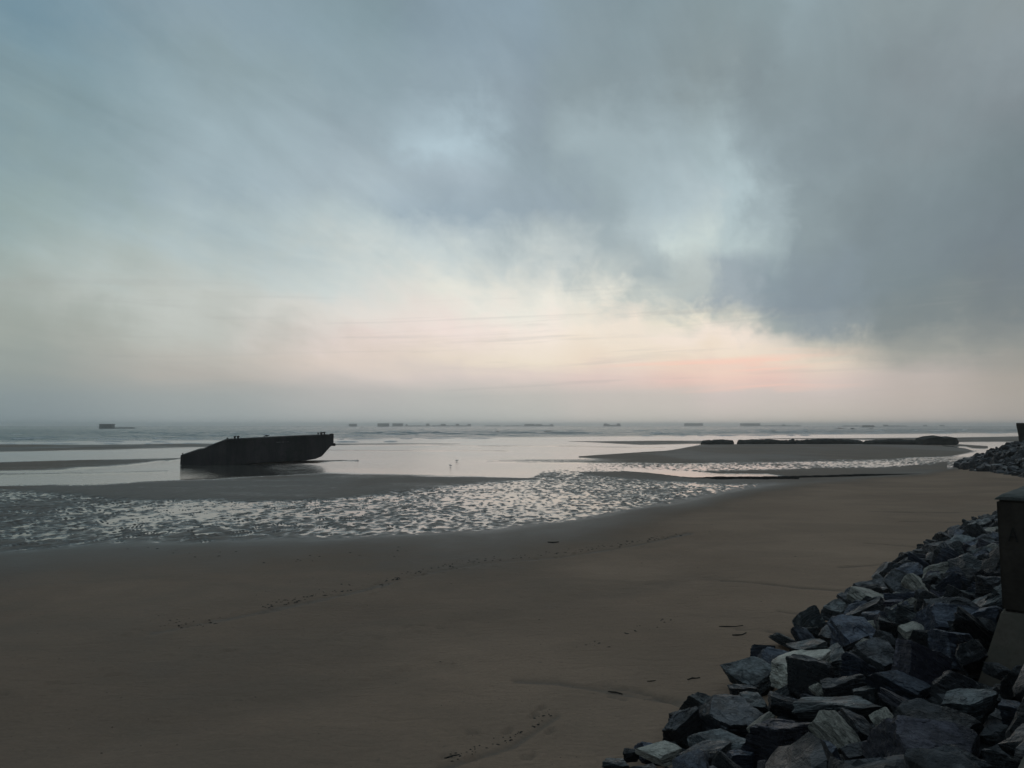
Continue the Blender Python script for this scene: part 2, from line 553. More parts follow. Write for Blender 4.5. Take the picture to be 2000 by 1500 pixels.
M_hull = simple_mat('weathered_hull', c4(0.020, 0.018, 0.020), c4(0.070, 0.060, 0.058), 0.9, 0.75, 0.6, 0.08, streak=(1, 1, 0.25), dark=c4(0.016, 0.020, 0.016))
M_hullpale = simple_mat('scraped_hull', c4(0.16, 0.15, 0.15), c4(0.25, 0.24, 0.23), 3.0)
M_iron = simple_mat('rusty_iron', c4(0.018, 0.016, 0.015), c4(0.03, 0.024, 0.02), 3.0, 0.8)
M_weed = simple_mat('weed_covered_concrete', c4(0.014, 0.018, 0.017), c4(0.040, 0.044, 0.040), 1.2, 0.85, 1.0, 0.25, spec=0.1)
M_caisson = simple_mat('old_sea_concrete', c4(0.050, 0.052, 0.052), c4(0.10, 0.10, 0.098), 0.12, 0.9, 0.5, 0.4, streak=(1, 1, 0.3))
M_conc = simple_mat('dark_stained_concrete', c4(0.034, 0.028, 0.023), c4(0.062, 0.052, 0.043), 1.6, 0.9, 0.5, 0.03, spec=0.12, dark=c4(0.018, 0.017, 0.015))
M_conc2 = simple_mat('pale_concrete', c4(0.115, 0.098, 0.080), c4(0.170, 0.147, 0.120), 2.2, 0.9, 0.4, 0.02, spec=0.12, dark=c4(0.10, 0.10, 0.08))
M_cap = simple_mat('worn_coping', c4(0.05, 0.052, 0.048), c4(0.14, 0.145, 0.135), 5.0, 0.9, 0.7, 0.03)
M_letter = simple_mat('black_paint', c4(0.026, 0.024, 0.022), c4(0.032, 0.030, 0.027), 3.0, spec=.1)
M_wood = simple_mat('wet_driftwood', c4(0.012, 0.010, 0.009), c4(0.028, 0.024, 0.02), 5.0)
M_algae = simple_mat('dried_seaweed', c4(0.014, 0.013, 0.012), c4(0.03, 0.028, 0.024), 5.0, obj=False)
M_foam = simple_mat('sea_foam', c4(0.55, 0.56, 0.56), c4(0.75, 0.76, 0.76), 0.8, obj=False)
M_gull = simple_mat('gull_white', c4(0.55, 0.55, 0.55), c4(0.7, 0.7, 0.7), 3.0)
M_gulld = simple_mat('bird_dark', c4(0.06, 0.06, 0.06), c4(0.12, 0.12, 0.12), 3.0)
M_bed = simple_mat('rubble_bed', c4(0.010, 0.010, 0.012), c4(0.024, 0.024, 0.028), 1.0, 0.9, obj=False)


def rock_mat(name, base, vein_lit, amount, scale=1.0):
    m, t, b = new_mat(name)
    P = pos_of(t, True)
    oi = t.node('ShaderNodeObjectInfo')
    off = t.node('ShaderNodeVectorMath', operation='ADD'); t.l.new(P, off.inputs[0])
    t.l.new(t.comb(t.m('MULTIPLY', oi.outputs['Random'], 40.0), t.m('MULTIPLY', oi.outputs['Random'], 17.0), 0.0), off.inputs[1])
    V = off.outputs[0]
    vm = t.node('ShaderNodeVectorMath', operation='MULTIPLY'); t.l.new(V, vm.inputs[0]); vm.inputs[1].default_value = (1.0, 1.4, 7.0)
    lay = t.noise(vm.outputs[0], 1.5 * scale, 6, 0.6, 0.8)         # foliation: thin layers across the local z
    blot = t.noise(V, 1.5 * scale, 5, 0.6, 0.3)
    fine = t.noise(V, 14.0 * scale, 5, 0.65)
    br = t.mapr(oi.outputs['Random'], 0, 1, 0.65, 1.3)
    c = t.mix(t.mapr(lay, 0.35, 0.68), tuple(0.55 * q for q in base[:3]) + (1,), base)
    f = t.m('MULTIPLY', t.mapr(blot, 0.62 - 0.25 * amount, 0.72 - 0.20 * amount, 0, 1), t.mapr(lay, 0.38, 0.6, 0.2, 1.0))
    c = t.mix(t.m('MULTIPLY', f, min(1.0, 0.45 + amount * 0.6)), c, vein_lit)
    # cleavage faces (across the local z) painted pale, as tops lit by the sky
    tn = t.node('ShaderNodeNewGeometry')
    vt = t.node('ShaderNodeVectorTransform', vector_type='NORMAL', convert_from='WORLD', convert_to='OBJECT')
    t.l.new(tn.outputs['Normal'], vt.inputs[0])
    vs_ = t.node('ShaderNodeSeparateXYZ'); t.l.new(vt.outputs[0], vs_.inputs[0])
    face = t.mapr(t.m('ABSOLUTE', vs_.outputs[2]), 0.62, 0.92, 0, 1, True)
    lit_top = t.m('MULTIPLY', face, t.m('MULTIPLY', t.mapr(t.noise(V, 1.3 * scale, 6, 0.7), 0.41, 0.57, 0.05, 1.0, True), t.mapr(t.noise(V, 7.0 * scale, 4, 0.7), 0.35, 0.6, 0.35, 1.0)))
    c = t.mix(t.m('MULTIPLY', lit_top, 0.45 + 0.55 * min(1.0, amount * 1.5)), c, vein_lit)
    c = t.mix(t.mapr(fine, 0.42, 0.78, 0, 0.4), c, tuple(0.35 * q for q in base[:3]) + (1,))
    c = t.mix(1.0, c, t.comb(br, br, br), 'MULTIPLY')
    t.l.new(c, b.inputs['Base Color'])
    t.l.new(t.mapr(blot, 0.38, 0.62, 0.26, 0.75), b.inputs['Roughness'])
    b.inputs['Specular IOR Level'].default_value = 0.38
    bump(t, b, t.m('ADD', t.m('MULTIPLY', lay, 1.3), t.m('MULTIPLY', fine, 0.6)), 1.0, 0.08)
    return m


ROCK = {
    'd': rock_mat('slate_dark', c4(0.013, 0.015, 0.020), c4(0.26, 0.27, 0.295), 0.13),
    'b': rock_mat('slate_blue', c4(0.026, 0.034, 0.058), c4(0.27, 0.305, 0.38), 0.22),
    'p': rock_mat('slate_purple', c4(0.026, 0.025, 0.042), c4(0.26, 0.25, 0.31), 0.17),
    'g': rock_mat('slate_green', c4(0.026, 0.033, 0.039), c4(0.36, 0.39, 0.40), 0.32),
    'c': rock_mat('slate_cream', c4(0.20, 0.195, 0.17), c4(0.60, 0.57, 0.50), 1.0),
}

# ------------------------------------------------------------------ seawall axes: s along the wall, q towards the land
TX, TY = 0.660, 0.7513
NX, NY = 0.7513, -0.660


def sq(x, y):
    return x * TX + y * TY, x * NX + y * NY


def xy(s_, q_):
    return s_ * TX + q_ * NX, s_ * TY + q_ * NY


TOE_S = [-5, 7.8, 12.05, 19.8, 26.3, 35.7, 42, 60, 90]
TOE_Q = [-5.0, -5.25, -5.8, -6.4, -6.75, -7.07, -6.7, -6.5, -6.5]


def heap_near(x, y):
    s_, q_ = sq(x, y)
    qt = np.interp(s_, TOE_S, TOE_Q) + 0.25
    f = (q_ - qt) / (-1.75 - qt)
    return 0.12 + 1.30 * np.clip(f, -0.4, 1.35)


FAR_TOE = [at_z(2060, 948), at_z(2000, 941), at_z(1935, 931), at_z(1895, 924), at_z(1868, 915), at_z(1880, 905), at_z(1920, 893), at_z(2100, 880)]


def heap_far(x, y):
    """height from distance inside the toe polyline"""
    x = np.asarray(x, float); y = np.asarray(y, float)
    dmin = np.full(x.shape, 1e9)
    inside = np.zeros(x.shape, bool)
    pts = [(p[0], p[1]) for p in FAR_TOE] + [(120, 120), (120, 40)]
    n = len(pts)
    for i in range(n):
        x0, y0 = pts[i]; x1, y1 = pts[(i + 1) % n]
        if i < n - 3:
            dx_, dy_ = x1 - x0, y1 - y0
            tt = np.clip(((x - x0) * dx_ + (y - y0) * dy_) / (dx_ * dx_ + dy_ * dy_), 0, 1)
            dmin = np.minimum(dmin, np.hypot(x - x0 - tt * dx_, y - y0 - tt * dy_))
        c = ((y0 > y) != (y1 > y)) & (x < (x1 - x0) * (y - y0) / ((y1 - y0) or 1e-9) + x0)
        inside ^= c
    return np.where(inside, 0.05 + np.clip(dmin * 0.42, 0, 2.5), -0.5)


# ------------------------------------------------------------------ the beach: one sheet out to the horizon
SHORE = ([-400, 0, 200, 400, 600, 800, 950, 1100, 1200, 1300, 1400, 1500, 1600, 1700, 1800, 1870, 1900, 1960, 2100, 2600],
         [1090, 1074, 1062, 1060, 1050, 1040, 1030, 1018, 1003, 986, 966, 946, 938, 930, 922, 912, 895, 875, 868, 862])
BARS = [  # (height, softness, [u], [top row], [bottom row])
    (0.08, 1.2, [-600, 0, 200, 400, 650, 900], [868, 868.5, 869, 867, 866, 866.5], [888, 884, 880, 875.5, 870, 867]),
    (0.09, 1.5, [-600, 0, 120, 250, 360], [905, 903, 899, 896, 893], [930, 921, 918, 909, 894]),
    (0.05, 0.8, [-600, 0, 200, 330], [925, 924, 922, 919], [929, 928, 925, 920.5]),
    (0.10, 0.9, [470, 500, 560, 620, 700], [904, 901, 899.5, 899, 898.5], [905, 906, 905.5, 904, 899.5]),
    (0.09, 3.0, [-600, 0, 150, 300, 500, 640, 760, 900, 1050], [952, 950, 949, 941, 931, 925, 927, 931, 937], [954, 955, 966, 975, 977, 974, 959, 947, 938]),
    (0.05, 1.0, [950, 1050, 1150, 1250, 1400], [901, 899, 898.5, 898, 898], [902, 905, 904, 904, 903]),
    (0.13, 1.5, [1130, 1190, 1300, 1368, 1500, 1700, 1860, 1930], [894, 890, 880, 868, 867, 867, 868, 873], [896, 899, 903, 903.5, 902.5, 899, 889, 876]),
    (0.08, 0.8, [1110, 1250, 1370, 1420], [861.5, 860.5, 860.5, 861], [862.5, 868, 866.5, 863]),
    (0.11, 0.8, [1480, 1700, 1870, 2000, 2600], [856.5, 856, 855, 852, 848], [857.5, 860, 864.5, 863.5, 862]),
    (0.07, 1.6, [1130, 1250, 1400, 1550, 1700, 1850], [921, 920, 919, 918, 915, 904], [922, 936, 946, 945, 931, 924]),
    (0.05, 1.2, [640, 760, 900, 1000], [878, 879, 880, 880], [878.6, 880.5, 881, 880.4]),
    (0.05, 1.0, [700, 900, 1150, 1300], [868.5, 869, 871, 872], [869, 870.2, 872.5, 872.6]),
]
POOLS = [
    (-0.07, 1.0, [1220, 1330, 1400, 1500, 1560], [913, 918.5, 922, 925, 932], [918, 930, 936.5, 937, 935]),
    (-0.04, 0.8, [1840, 1885, 1900, 1935], [871, 873, 876, 878], [871.6, 876, 880, 879]),
    (-0.03, 0.6, [1860, 1920, 2100], [864.8, 864.6, 864], [865.6, 866, 866.5]),
]
GROOVES = [
    ([(300, 1225), (510, 1186), (690, 1148), (830, 1112), (950, 1092), (1090, 1082), (1240, 1060), (1345, 1038)], 0.16, 0.03),
    ([(860, 1484), (1000, 1442), (1090, 1384)], 0.07, 0.03),
    # shallow dark lines drawn in the sand: points, width, depth
    ([(1010, 1318), (1090, 1322), (1180, 1336), (1260, 1350), (1350, 1359)], 0.10, 0.035),
    ([(1180, 1328), (1240, 1336), (1300, 1352), (1345, 1372)], 0.06, 0.05),
    ([(1190, 1346), (1220, 1353)], 0.06, 0.05),
    ([(1440, 1222), (1500, 1226), (1560, 1238), (1590, 1243)], 0.06, 0.05),
    ([(1520, 1188), (1580, 1196), (1625, 1206)], 0.06, 0.05),
    ([(1590, 1186), (1628, 1196)], 0.05, 0.05),
    ([(1415, 1128), (1500, 1136), (1560, 1143), (1660, 1150)], 0.09, 0.04),
    ([(1690, 1060), (1770, 1066), (1830, 1072)], 0.08, 0.05),
    ([(1760, 1018), (1840, 1020), (1890, 1021)], 0.08, 0.05),
    ([(1700, 998), (1800, 1001), (1940, 1001)], 0.12, 0.05),
    ([(1640, 1105), (1740, 1100), (1790, 1104)], 0.08, 0.05),
    ([(250, 1430), (420, 1380), (620, 1345), (860, 1290)], 0.5, 0.05),
    ([(700, 1280), (900, 1215), (1120, 1160), (1350, 1120)], 0.7, 0.05),
]


FOOT = []
_fr = random.Random(4)
for pts_, n_ in (([(250, 1232), (510, 1186), (690, 1146), (830, 1112), (1090, 1082), (1345, 1038)], 46), ([(850, 1490), (1000, 1440), (1100, 1370)], 9),
                 ([(0, 1345), (300, 1290), (640, 1240), (900, 1200)], 18)):
    q_ = [at_z(a_, b_, .2) for a_, b_ in pts_]
    L_ = np.cumsum([0] + [math.dist(q_[i], q_[i + 1]) for i in range(len(q_) - 1)])
    for k_ in range(n_):
        d_ = L_[-1] * (k_ + _fr.uniform(-.6, .6)) / n_
        fx_ = float(np.interp(d_, L_, [p[0] for p in q_])); fy_ = float(np.interp(d_, L_, [p[1] for p in q_]))
        i_ = min(int(np.searchsorted(L_, d_)), len(q_) - 1); i_ = max(i_, 1)
        ang_ = math.atan2(q_[i_][1] - q_[i_ - 1][1], q_[i_][0] - q_[i_ - 1][0])
        side_ = (.13 if k_ % 2 else -.13) + _fr.gauss(0, .28)
        FOOT.append((fx_ - math.sin(ang_) * side_, fy_ + math.cos(ang_) * side_, ang_ + _fr.gauss(0, .15)))


def macro(x, y, want_film=False):
    """height of the beach above the pools, and how wet or darkened it is"""
    yy = np.maximum(y, 0.5)
    u, v = proj(x, yy, np.zeros_like(x))
    v = np.where(y < 1.0, 3000.0, v)
    px1 = yy * yy / 6300.0                                   # metres of beach per row
    # irregular edges, in metres turned into rows
    wob = (fbm2(x * 0.10, y * 0.06, 4, 3) - 0.5) * 5.0 + (fbm2(x * 0.6, y * 0.35, 3, 9) - 0.5) * 1.4
    wobfar = (fbm2(x * 0.03, y * 0.012, 4, 5) - 0.5) * 16.0
    vv = v + wob / px1 * 0.8
    vv = np.where(v < 900, v + np.clip(wobfar / px1, -2.4, 2.4), vv)
    z = np.full(x.shape, -0.035)
    # ripple field: troughs under water, crests above
    vs = np.interp(u, *SHORE)
    topr = np.interp(u, [-600, 0, 150, 300, 500, 640, 760, 900, 1030, 1060, 1150, 1250, 1400, 1500, 1700, 1850],
                     [953, 953, 962, 970, 972, 970, 958, 947, 938, 920, 905, 904, 903.5, 902.5, 899, 889])
    rmask = sstep(-7, 5, vv - topr) * sstep(14, -3, vv - vs)
    rmask = np.maximum(rmask, 0.5 * sstep(936, 944, vv) * sstep(960, 952, vv) * sstep(700, 300, u))
    wx = x + 0.35 * (fbm2(x * .8, y * .8, 2, 21) - .5); wy = y + 0.5 * (fbm2(x * .8, y * .6, 2, 23) - .5)
    ex, ey = 0.50, 0.866
    al = wx * ex + wy * ey; ac = wx * ey - wy * ex
    r1 = 1 - (2 * vnoise2(ac * 4.8, al * 1.35 + ac * .35, 31) - 1) ** 2 * 1.2
    r4 = 1 - (2 * vnoise2(wx * 3.5 + 3, wy * 2.6, 37) - 1) ** 2 * 1.2
    r2 = vnoise2(wx * 4.2, wy * 2.8 + 0.8 * wx, 33)
    r3 = fbm2(x * 0.13, y * 0.08, 3, 35)
    side = sstep(300, 1150, u)
    rr1 = (r1 - .80) * (1 - side) * 1.15 + ((r4 - .78) * .9 + (r1 - .78) * .5) * side
    rip = rr1 * 0.085 + (r2 - 0.5) * 0.052 + (r3 - 0.5) * 0.060
    edge = sstep(30, 0, vs - vv) * 0.008 + sstep(500, -100, u) * 0.016
    z = z * (1 - rmask) + rmask * (0.004 + rip + edge)
    for hgt_, soft, uu, vt, vb in BARS:
        t_ = np.interp(u, uu, vt); b_ = np.interp(u, uu, vb)
        soft_ = np.minimum(soft * 2.2, np.maximum((b_ - t_) * 0.5, 0.15))
        mk = sstep(0, 1, (vv - t_) / soft_ * 0.5 + 0.5) * sstep(0, 1, (b_ - vv) / soft_ * 0.5 + 0.5)
        mk = mk * (u > uu[0]) * (u < uu[-1])
        z = z + (hgt_ + 0.25 * rip * (v > 895) - z) * mk
    for hgt_, soft, uu, vt, vb in POOLS:
        t_ = np.interp(u, uu, vt); b_ = np.interp(u, uu, vb)
        mk = sstep(0, 1, (vv - t_) / soft * 0.5 + 0.5) * sstep(0, 1, (b_ - vv) / soft * 0.5 + 0.5) * (u > uu[0]) * (u < uu[-1])
        z = z + (hgt_ - z) * mk
    film_extra = 1 - rmask
    # far streaks of sand between films of water, right half
    fs = fbm2(x * 0.012 + y * 0.004, y * 0.045 + x * 0.02, 4, 41)
    m = sstep(862, 858, v) * sstep(841, 845, v) * sstep(500, 1000, u)
    z = z + m * (0.10 * (fs - 0.52))
    # dry beach
    dist = np.clip((vv - vs) * px1, -40, 200)
    up = 0.03 + 0.010 * np.clip(dist, 0, 30) + 0.02 * (fbm2(x * 0.25, y * 0.12, 3, 51) - 0.5)
    mk = sstep(-10, 9, vv - vs)
    z = z * (1 - mk) + up * mk
    damp_shade = 1.0 - sstep(0.5, 11.0, dist + (fbm2(x * 0.2, y * 0.1, 3, 53) - .5) * 5) * mk
    damp_shade = np.maximum(damp_shade, sstep(2, 0, dist))
    damp_shade = damp_shade * (0.60 + 0.22 * sstep(.35, .65, fbm2(x * .08, y * .04, 4, 91)) + 0.26 * sstep(0.055, 0.012, z))
    damp_shade = np.maximum(damp_shade, 0.0)
    # grooves
    for pts, wd, dp in GROOVES:
        P_ = [at_z(a, b_, 0.2)[:2] for a, b_ in pts]
        d = np.full(x.shape, 1e9)
        sel = (y > 6) & (y < 40) & (mk > 0.5)
        xs, ys = x[sel], y[sel]
        dd = np.full(xs.shape, 1e9)
        for i in range(len(P_) - 1):
            (x0, y0), (x1, y1) = P_[i], P_[i + 1]
            dx_, dy_ = x1 - x0, y1 - y0
            tt = np.clip(((xs - x0) * dx_ + (ys - y0) * dy_) / (dx_ * dx_ + dy_ * dy_), 0, 1)
            dd = np.minimum(dd, np.hypot(xs - x0 - tt * dx_, ys - y0 - tt * dy_) + 0.0)
        dd = dd + (fbm2(xs * 1.5, ys * 1.5, 3, 61) - 0.5) * wd * 1.6
        g = np.exp(-(dd / wd) ** 2)
        z[sel] -= g * dp
        damp_shade[sel] = np.maximum(damp_shade[sel], g * (0.6 if wd < 0.3 else 0.22))  # grooves painted darker too, standing in for shade in the hollows
    for fx_, fy_, fa_ in FOOT:
        sel = np.nonzero((np.abs(x - fx_) < .4) & (np.abs(y - fy_) < .4))[0]
        if len(sel) == 0: continue
        lx, ly = x[sel] - fx_, y[sel] - fy_
        a_ = lx * math.cos(fa_) + ly * math.sin(fa_); b_ = -lx * math.sin(fa_) + ly * math.cos(fa_)
        g = np.exp(-((a_ / .12) ** 4 + (b_ / .05) ** 4)); rim = np.exp(-((a_ / .21) ** 4 + (b_ / .12) ** 4))
        z[sel] += -g * .035 + (rim - g) * .010
        damp_shade[sel] = np.maximum(damp_shade[sel], g * .35)  # hollow of each print darkened the same way
    film = np.clip(film_extra * sstep(0.12, 0.0, z) * (1 - mk) + (1 - film_extra) * (1 - mk) * .9 * sstep(.040, .0, z), 0, 1)
    # sea floor and land
    z = np.where((v < 842) & (y > 0), -0.6, z)
    damp_shade = np.maximum(damp_shade, mk * .30 * sstep(6, -12, x) * (y < 60))  # dry sand gets darker towards the left
    return (z, np.clip(damp_shade, 0, 1), film) if want_film else (z, np.clip(damp_shade, 0, 1))


def build_beach():
    rs = [0.8, 3.0]
    while rs[-1] < 4700:
        r = rs[-1]
        if r < 8.5: st = 0.25
        elif r < 26: st = 0.085 + (r - 8.5) * 0.002
        elif r < 60: st = 0.09 + (r - 26) * 0.0035
        elif r < 170: st = 0.21 + (r - 60) * 0.013
        elif r < 500: st = 1.7 + (r - 170) * .02
        else: st = r * 0.10
        rs.append(r + st)
    rs = np.array(rs)
    a1 = np.linspace(R(-35.5), R(35.5), 1150)
    a2 = np.linspace(R(36), R(324), 90)[1:-1]
    az_ = np.concatenate([a1, a2])
    A, RR = np.meshgrid(az_, rs)
    x = RR * np.sin(A); y = RR * np.cos(A)
    sh = x.shape
    z, dm, fm = macro(x.ravel(), y.ravel(), True)
    n, k = sh
    idx = np.arange(n * k).reshape(n, k)
    nxt = np.roll(idx, -1, axis=1)
    f = np.stack([idx[:-1], nxt[:-1], nxt[1:], idx[1:]], -1).reshape(-1, 4)[:, ::-1]
    me = mesh_np('beach_sand', np.stack([x.ravel(), y.ravel(), z], -1), f, True)
    at = me.attributes.new('damp_shade', 'FLOAT', 'POINT')
    at.data.foreach_set('value', dm.astype(np.float32))
    at = me.attributes.new('film', 'FLOAT', 'POINT')
    at.data.foreach_set('value', fm.astype(np.float32))
    o = add_obj('beach_sand', me, M_sand)
    tag(o, 'brown sand beach with dark wet bars and rippled pools', kind='structure')
    print('beach rows', n, 'cols', k, 'tris', 2 * n * k)


build_beach()


def swell(x, y):
    sea = sstep(262, 310, y - 0.55 * x) * (y > 0) * sstep(900, 600, y)
    wx = x + 14 * (fbm2(x * .02, y * .02, 2, 81) - .5)
    w = 1 - np.abs(2 * vnoise2(wx * .045, y * .085 + x * .004, 83) - 1)
    w2 = 1 - np.abs(2 * vnoise2(wx * .13, y * .22, 85) - 1)
    return sea * (0.85 * (w ** 2 - .3) + 0.16 * (w2 ** 2 - .3)) * (0.5 + fbm2(x * .006, y * .012, 2, 87))


def build_water():
    rs = np.concatenate([[14.0], np.geomspace(20, 150, 12), np.arange(155, 420, 1.7), np.geomspace(422, 900, 90), np.geomspace(930, 4700, 14)])
    az_ = np.concatenate([np.linspace(R(-37), R(37), 420), np.linspace(R(37), R(323), 80)[1:-1]])
    A, RR = np.meshgrid(az_, rs)
    x = (RR * np.sin(A)).ravel(); y = (RR * np.cos(A)).ravel()
    z = swell(x, y)
    n, k = A.shape
    idx = np.arange(n * k).reshape(n, k); nxt = np.roll(idx, -1, axis=1)
    f = np.stack([idx[:-1], nxt[:-1], nxt[1:], idx[1:]], -1).reshape(-1, 4)[:, ::-1]
    me = mesh_np('sea_water', np.stack([x, y, z], -1), f, True)
    o = add_obj('sea_water', me, M_water)
    tag(o, 'grey green sea and the still shallow pools left by the tide', kind='structure')


build_water()


# foam lines of small breakers
def foam():
    V, F = [], []
    lines = [(0, 420, 867.2, 866.2, .5), (0, 300, 862, 862.5, .35), (100, 640, 859, 858.5, .3), (650, 760, 863, 862.3, .5), (660, 1000, 857.5, 855, .4),
             (1100, 1400, 848.5, 847, .4), (1250, 1560, 851.5, 850, .4), (1500, 1900, 843, 841.5, .5), (-150, 300, 855, 855.4, .3), (300, 900, 850, 849, .3),
             (1560, 1960, 847.5, 845.5, .5), (650, 1150, 851.5, 849, .35), (-100, 420, 858, 857, .4), (0, 330, 851, 850, .3), (700, 1300, 845, 843, .3), (450, 640, 846, 846, .3)]
    for u0, u1, v0, v1, wd in lines:
        u = u0
        while u < u1:
            L = random.uniform(12, 70)
            n = 8
            row = []
            ph = random.uniform(0, 9)
            for i in range(n + 1):
                uu = u + L * i / n
                f_ = (uu - u0) / (u1 - u0)
                p = at_z(uu, v0 + (v1 - v0) * f_, 0.05)
                p[1] += 1.5 * math.sin(ph + uu * 0.05) + random.uniform(-.3, .3)
                w_ = wd * math.sin(math.pi * (i + .1) / (n + .2)) * random.uniform(.6, 1.2) * p[1] / 90
                row.append((p, w_))
            b0 = len(V)
            for p, w_ in row:
                h3 = swell(np.array([p[0]] * 3), np.array([p[1] - w_, p[1], p[1] + w_ * 1.2]))
                V += [(p[0], p[1] - w_, h3[0] + 0.01), (p[0], p[1], h3[1] + 0.05 + 0.16 * w_), (p[0], p[1] + w_ * 1.2, h3[2] + 0.01)]
            for i in range(n):
                a = b0 + 3 * i
                F += [(a, a + 3, a + 4, a + 1), (a + 1, a + 4, a + 5, a + 2)]
            u += L * random.uniform(1.1, 2.2)
    o = add_obj('sea_foam', mesh_py('sea_foam', V, F, True), M_foam)
    tag(o, 'thin broken lines of white foam along the edge of the sea', 'foam', kind='stuff')


foam()


# ------------------------------------------------------------------ the stranded pontoon
def barge():
    root = bpy.data.objects.new('concrete_pontoon', None); COL.objects.link(root)
    L0 = at_y(352, 890, 80.5); R0 = at_y(652, 850, 86.0)
    a = Vector((R0[0] - L0[0], R0[1] - L0[1], 0)); Ln = a.length; a.normalize()
    off = Vector((-a.y, a.x, 0)) * 4.6
    root.location = (L0[0], L0[1], 0)

    def pl(u, v):
        """column and row to (along, height) on the near side"""
        d = ray(u, v)
        # ray meets the vertical plane through L0 along a
        nrm = np.array([-a.y, a.x, 0]); P0 = np.array([L0[0], L0[1], 0])
        t_ = (P0 - np.array([0, 0, H])) @ nrm / (d @ nrm)
        q = np.array([0, 0, H]) + d * t_
        return ((q - P0) @ np.array([a.x, a.y, 0]), q[2])
    side = [(354.5, 909.5), (352, 893), (353, 890), (357, 888.5), (388, 878), (397, 877.2), (409, 871), (443, 858), (460, 857.2), (560, 852.2), (640, 848.8), (650, 848.6),
            (652, 851), (651.5, 867), (644, 874), (629, 891), (616, 896.5), (598, 899.3), (560, 900.8), (480, 906.3), (400, 909)]
    poly = [pl(*p) for p in side][::-1]
    m = MB().prism(poly, (0, 0, 0), a, (0, 0, 1), off)
    hull = m.build('hull', M_hull, root, bevel=0.05)
    hull['label'] = 'long black hull with raked ends, weathered in vertical bands'
    # proud plates and stiffening ribs on the side
    rb = []
    for u in (470, 492, 515, 538, 560, 583, 606, 628):
        v0 = np.interp(u, [443, 650], [859.5, 850.5]); v1 = np.interp(u, [443, 480, 560, 610, 635], [905, 903, 897, 894, 884])
        (s0, z0), (s1, z1) = pl(u, v0), pl(u, v1)
        q = MB().prism([(s0 - .05, z1), (s0 + .05, z1), (s0 + .05, z0), (s0 - .05, z0)], off * -0.006, a, (0, 0, 1), off * -0.008)
        q.build('side_rib', M_hull, root)
    (s0, z0), (s1, z1) = pl(441, 859.0), pl(650, 849.6)
    MB().prism([(s0, z0 - .22), (s1, z1 - .22), (s1, z1), (s0, z0)], off * -0.01, a, (0, 0, 1), off * -0.02).build('rubbing_strake', M_hull, root)
    for u0, u1, v in ((540, 549, 863.8), (551, 555, 863.4), (558, 564, 863)):
        (s0, z0), (s1, z1) = pl(u0, v), pl(u1, v - .4)
        MB().prism([(s0, z0 - .05), (s1, z1 - .03), (s1, z1 + .02), (s0, z0 + .04)], off * -0.003, a, (0, 0, 1), off * -0.006).build('scrape', M_hullpale, root)['label'] = 'pale scraped mark on the hull side'
    # bollards: pairs of short posts with heads on a plate
    for u, v, k in ((459, 857.5, .72), (465.5, 857.2, .72), (629.5, 849.5, .72), (634.5, 849.2, .72), (444, 858.5, .45), (356, 889, .45)):
        s0, z0 = pl(u, v)
        base = Vector((0, 0, 0)) + a * s0 + off * 0.12 + Vector((0, 0, z0 - 0.05))
        q = MB().tube([base, base + Vector((0, 0, 0.33 * k)), base + Vector((0, 0, .34 * k)), base + Vector((0, 0, .48 * k)), base + Vector((0, 0, .52 * k))],
                      [.10 * k, .10 * k, .19 * k, .19 * k, .12 * k], 10)
        q.tube([base, base + Vector((0, 0, 0.08))], .22 * k, 10)
        q.build('bollard', M_iron, root)
    # the far row of bollards, half hidden
    for u, v in ((459, 857.5), (465.5, 857.2), (629.5, 849.5), (634.5, 849.2)):
        s0, z0 = pl(u, v)
        base = a * s0 + off * 0.88 + Vector((0, 0, z0 - 0.05))
        MB().tube([base, base + Vector((0, 0, .2)), base + Vector((0, 0, .21)), base + Vector((0, 0, .28))], [.07, .07, .12, .1], 10).build('bollard', M_iron, root)
    # knob low on the raked bow and the corner post
    s0, z0 = pl(650, 868.5)
    base = a * s0 + off * 0.1 + Vector((0, 0, z0))
    MB().tube([base - a * .2, base + a * .32, base + a * .36], [.15, .17, .1], 10).build('fender_knob', M_iron, root)
    s0, z0 = pl(648, 849)
    base = a * s0 + off * 0.04 + Vector((0, 0, z0 - .05))
    MB().tube([base, base + Vector((0, 0, .17))], [.28, .2], 10).build('corner_fitting', M_iron, root)
    s0, z0 = pl(354, 900)
    MB().prism([(s0 - .10, .02), (s0 + .12, .02), (s0 + .20, z0 + .62), (s0 - .05, z0 + .62)], off * -0.012, a, (0, 0, 1), off * -0.02).build('end_plate', M_hull, root)
    tag(root, 'long black wartime pontoon with raked ends stranded on the wet sand', 'pontoon')


barge()


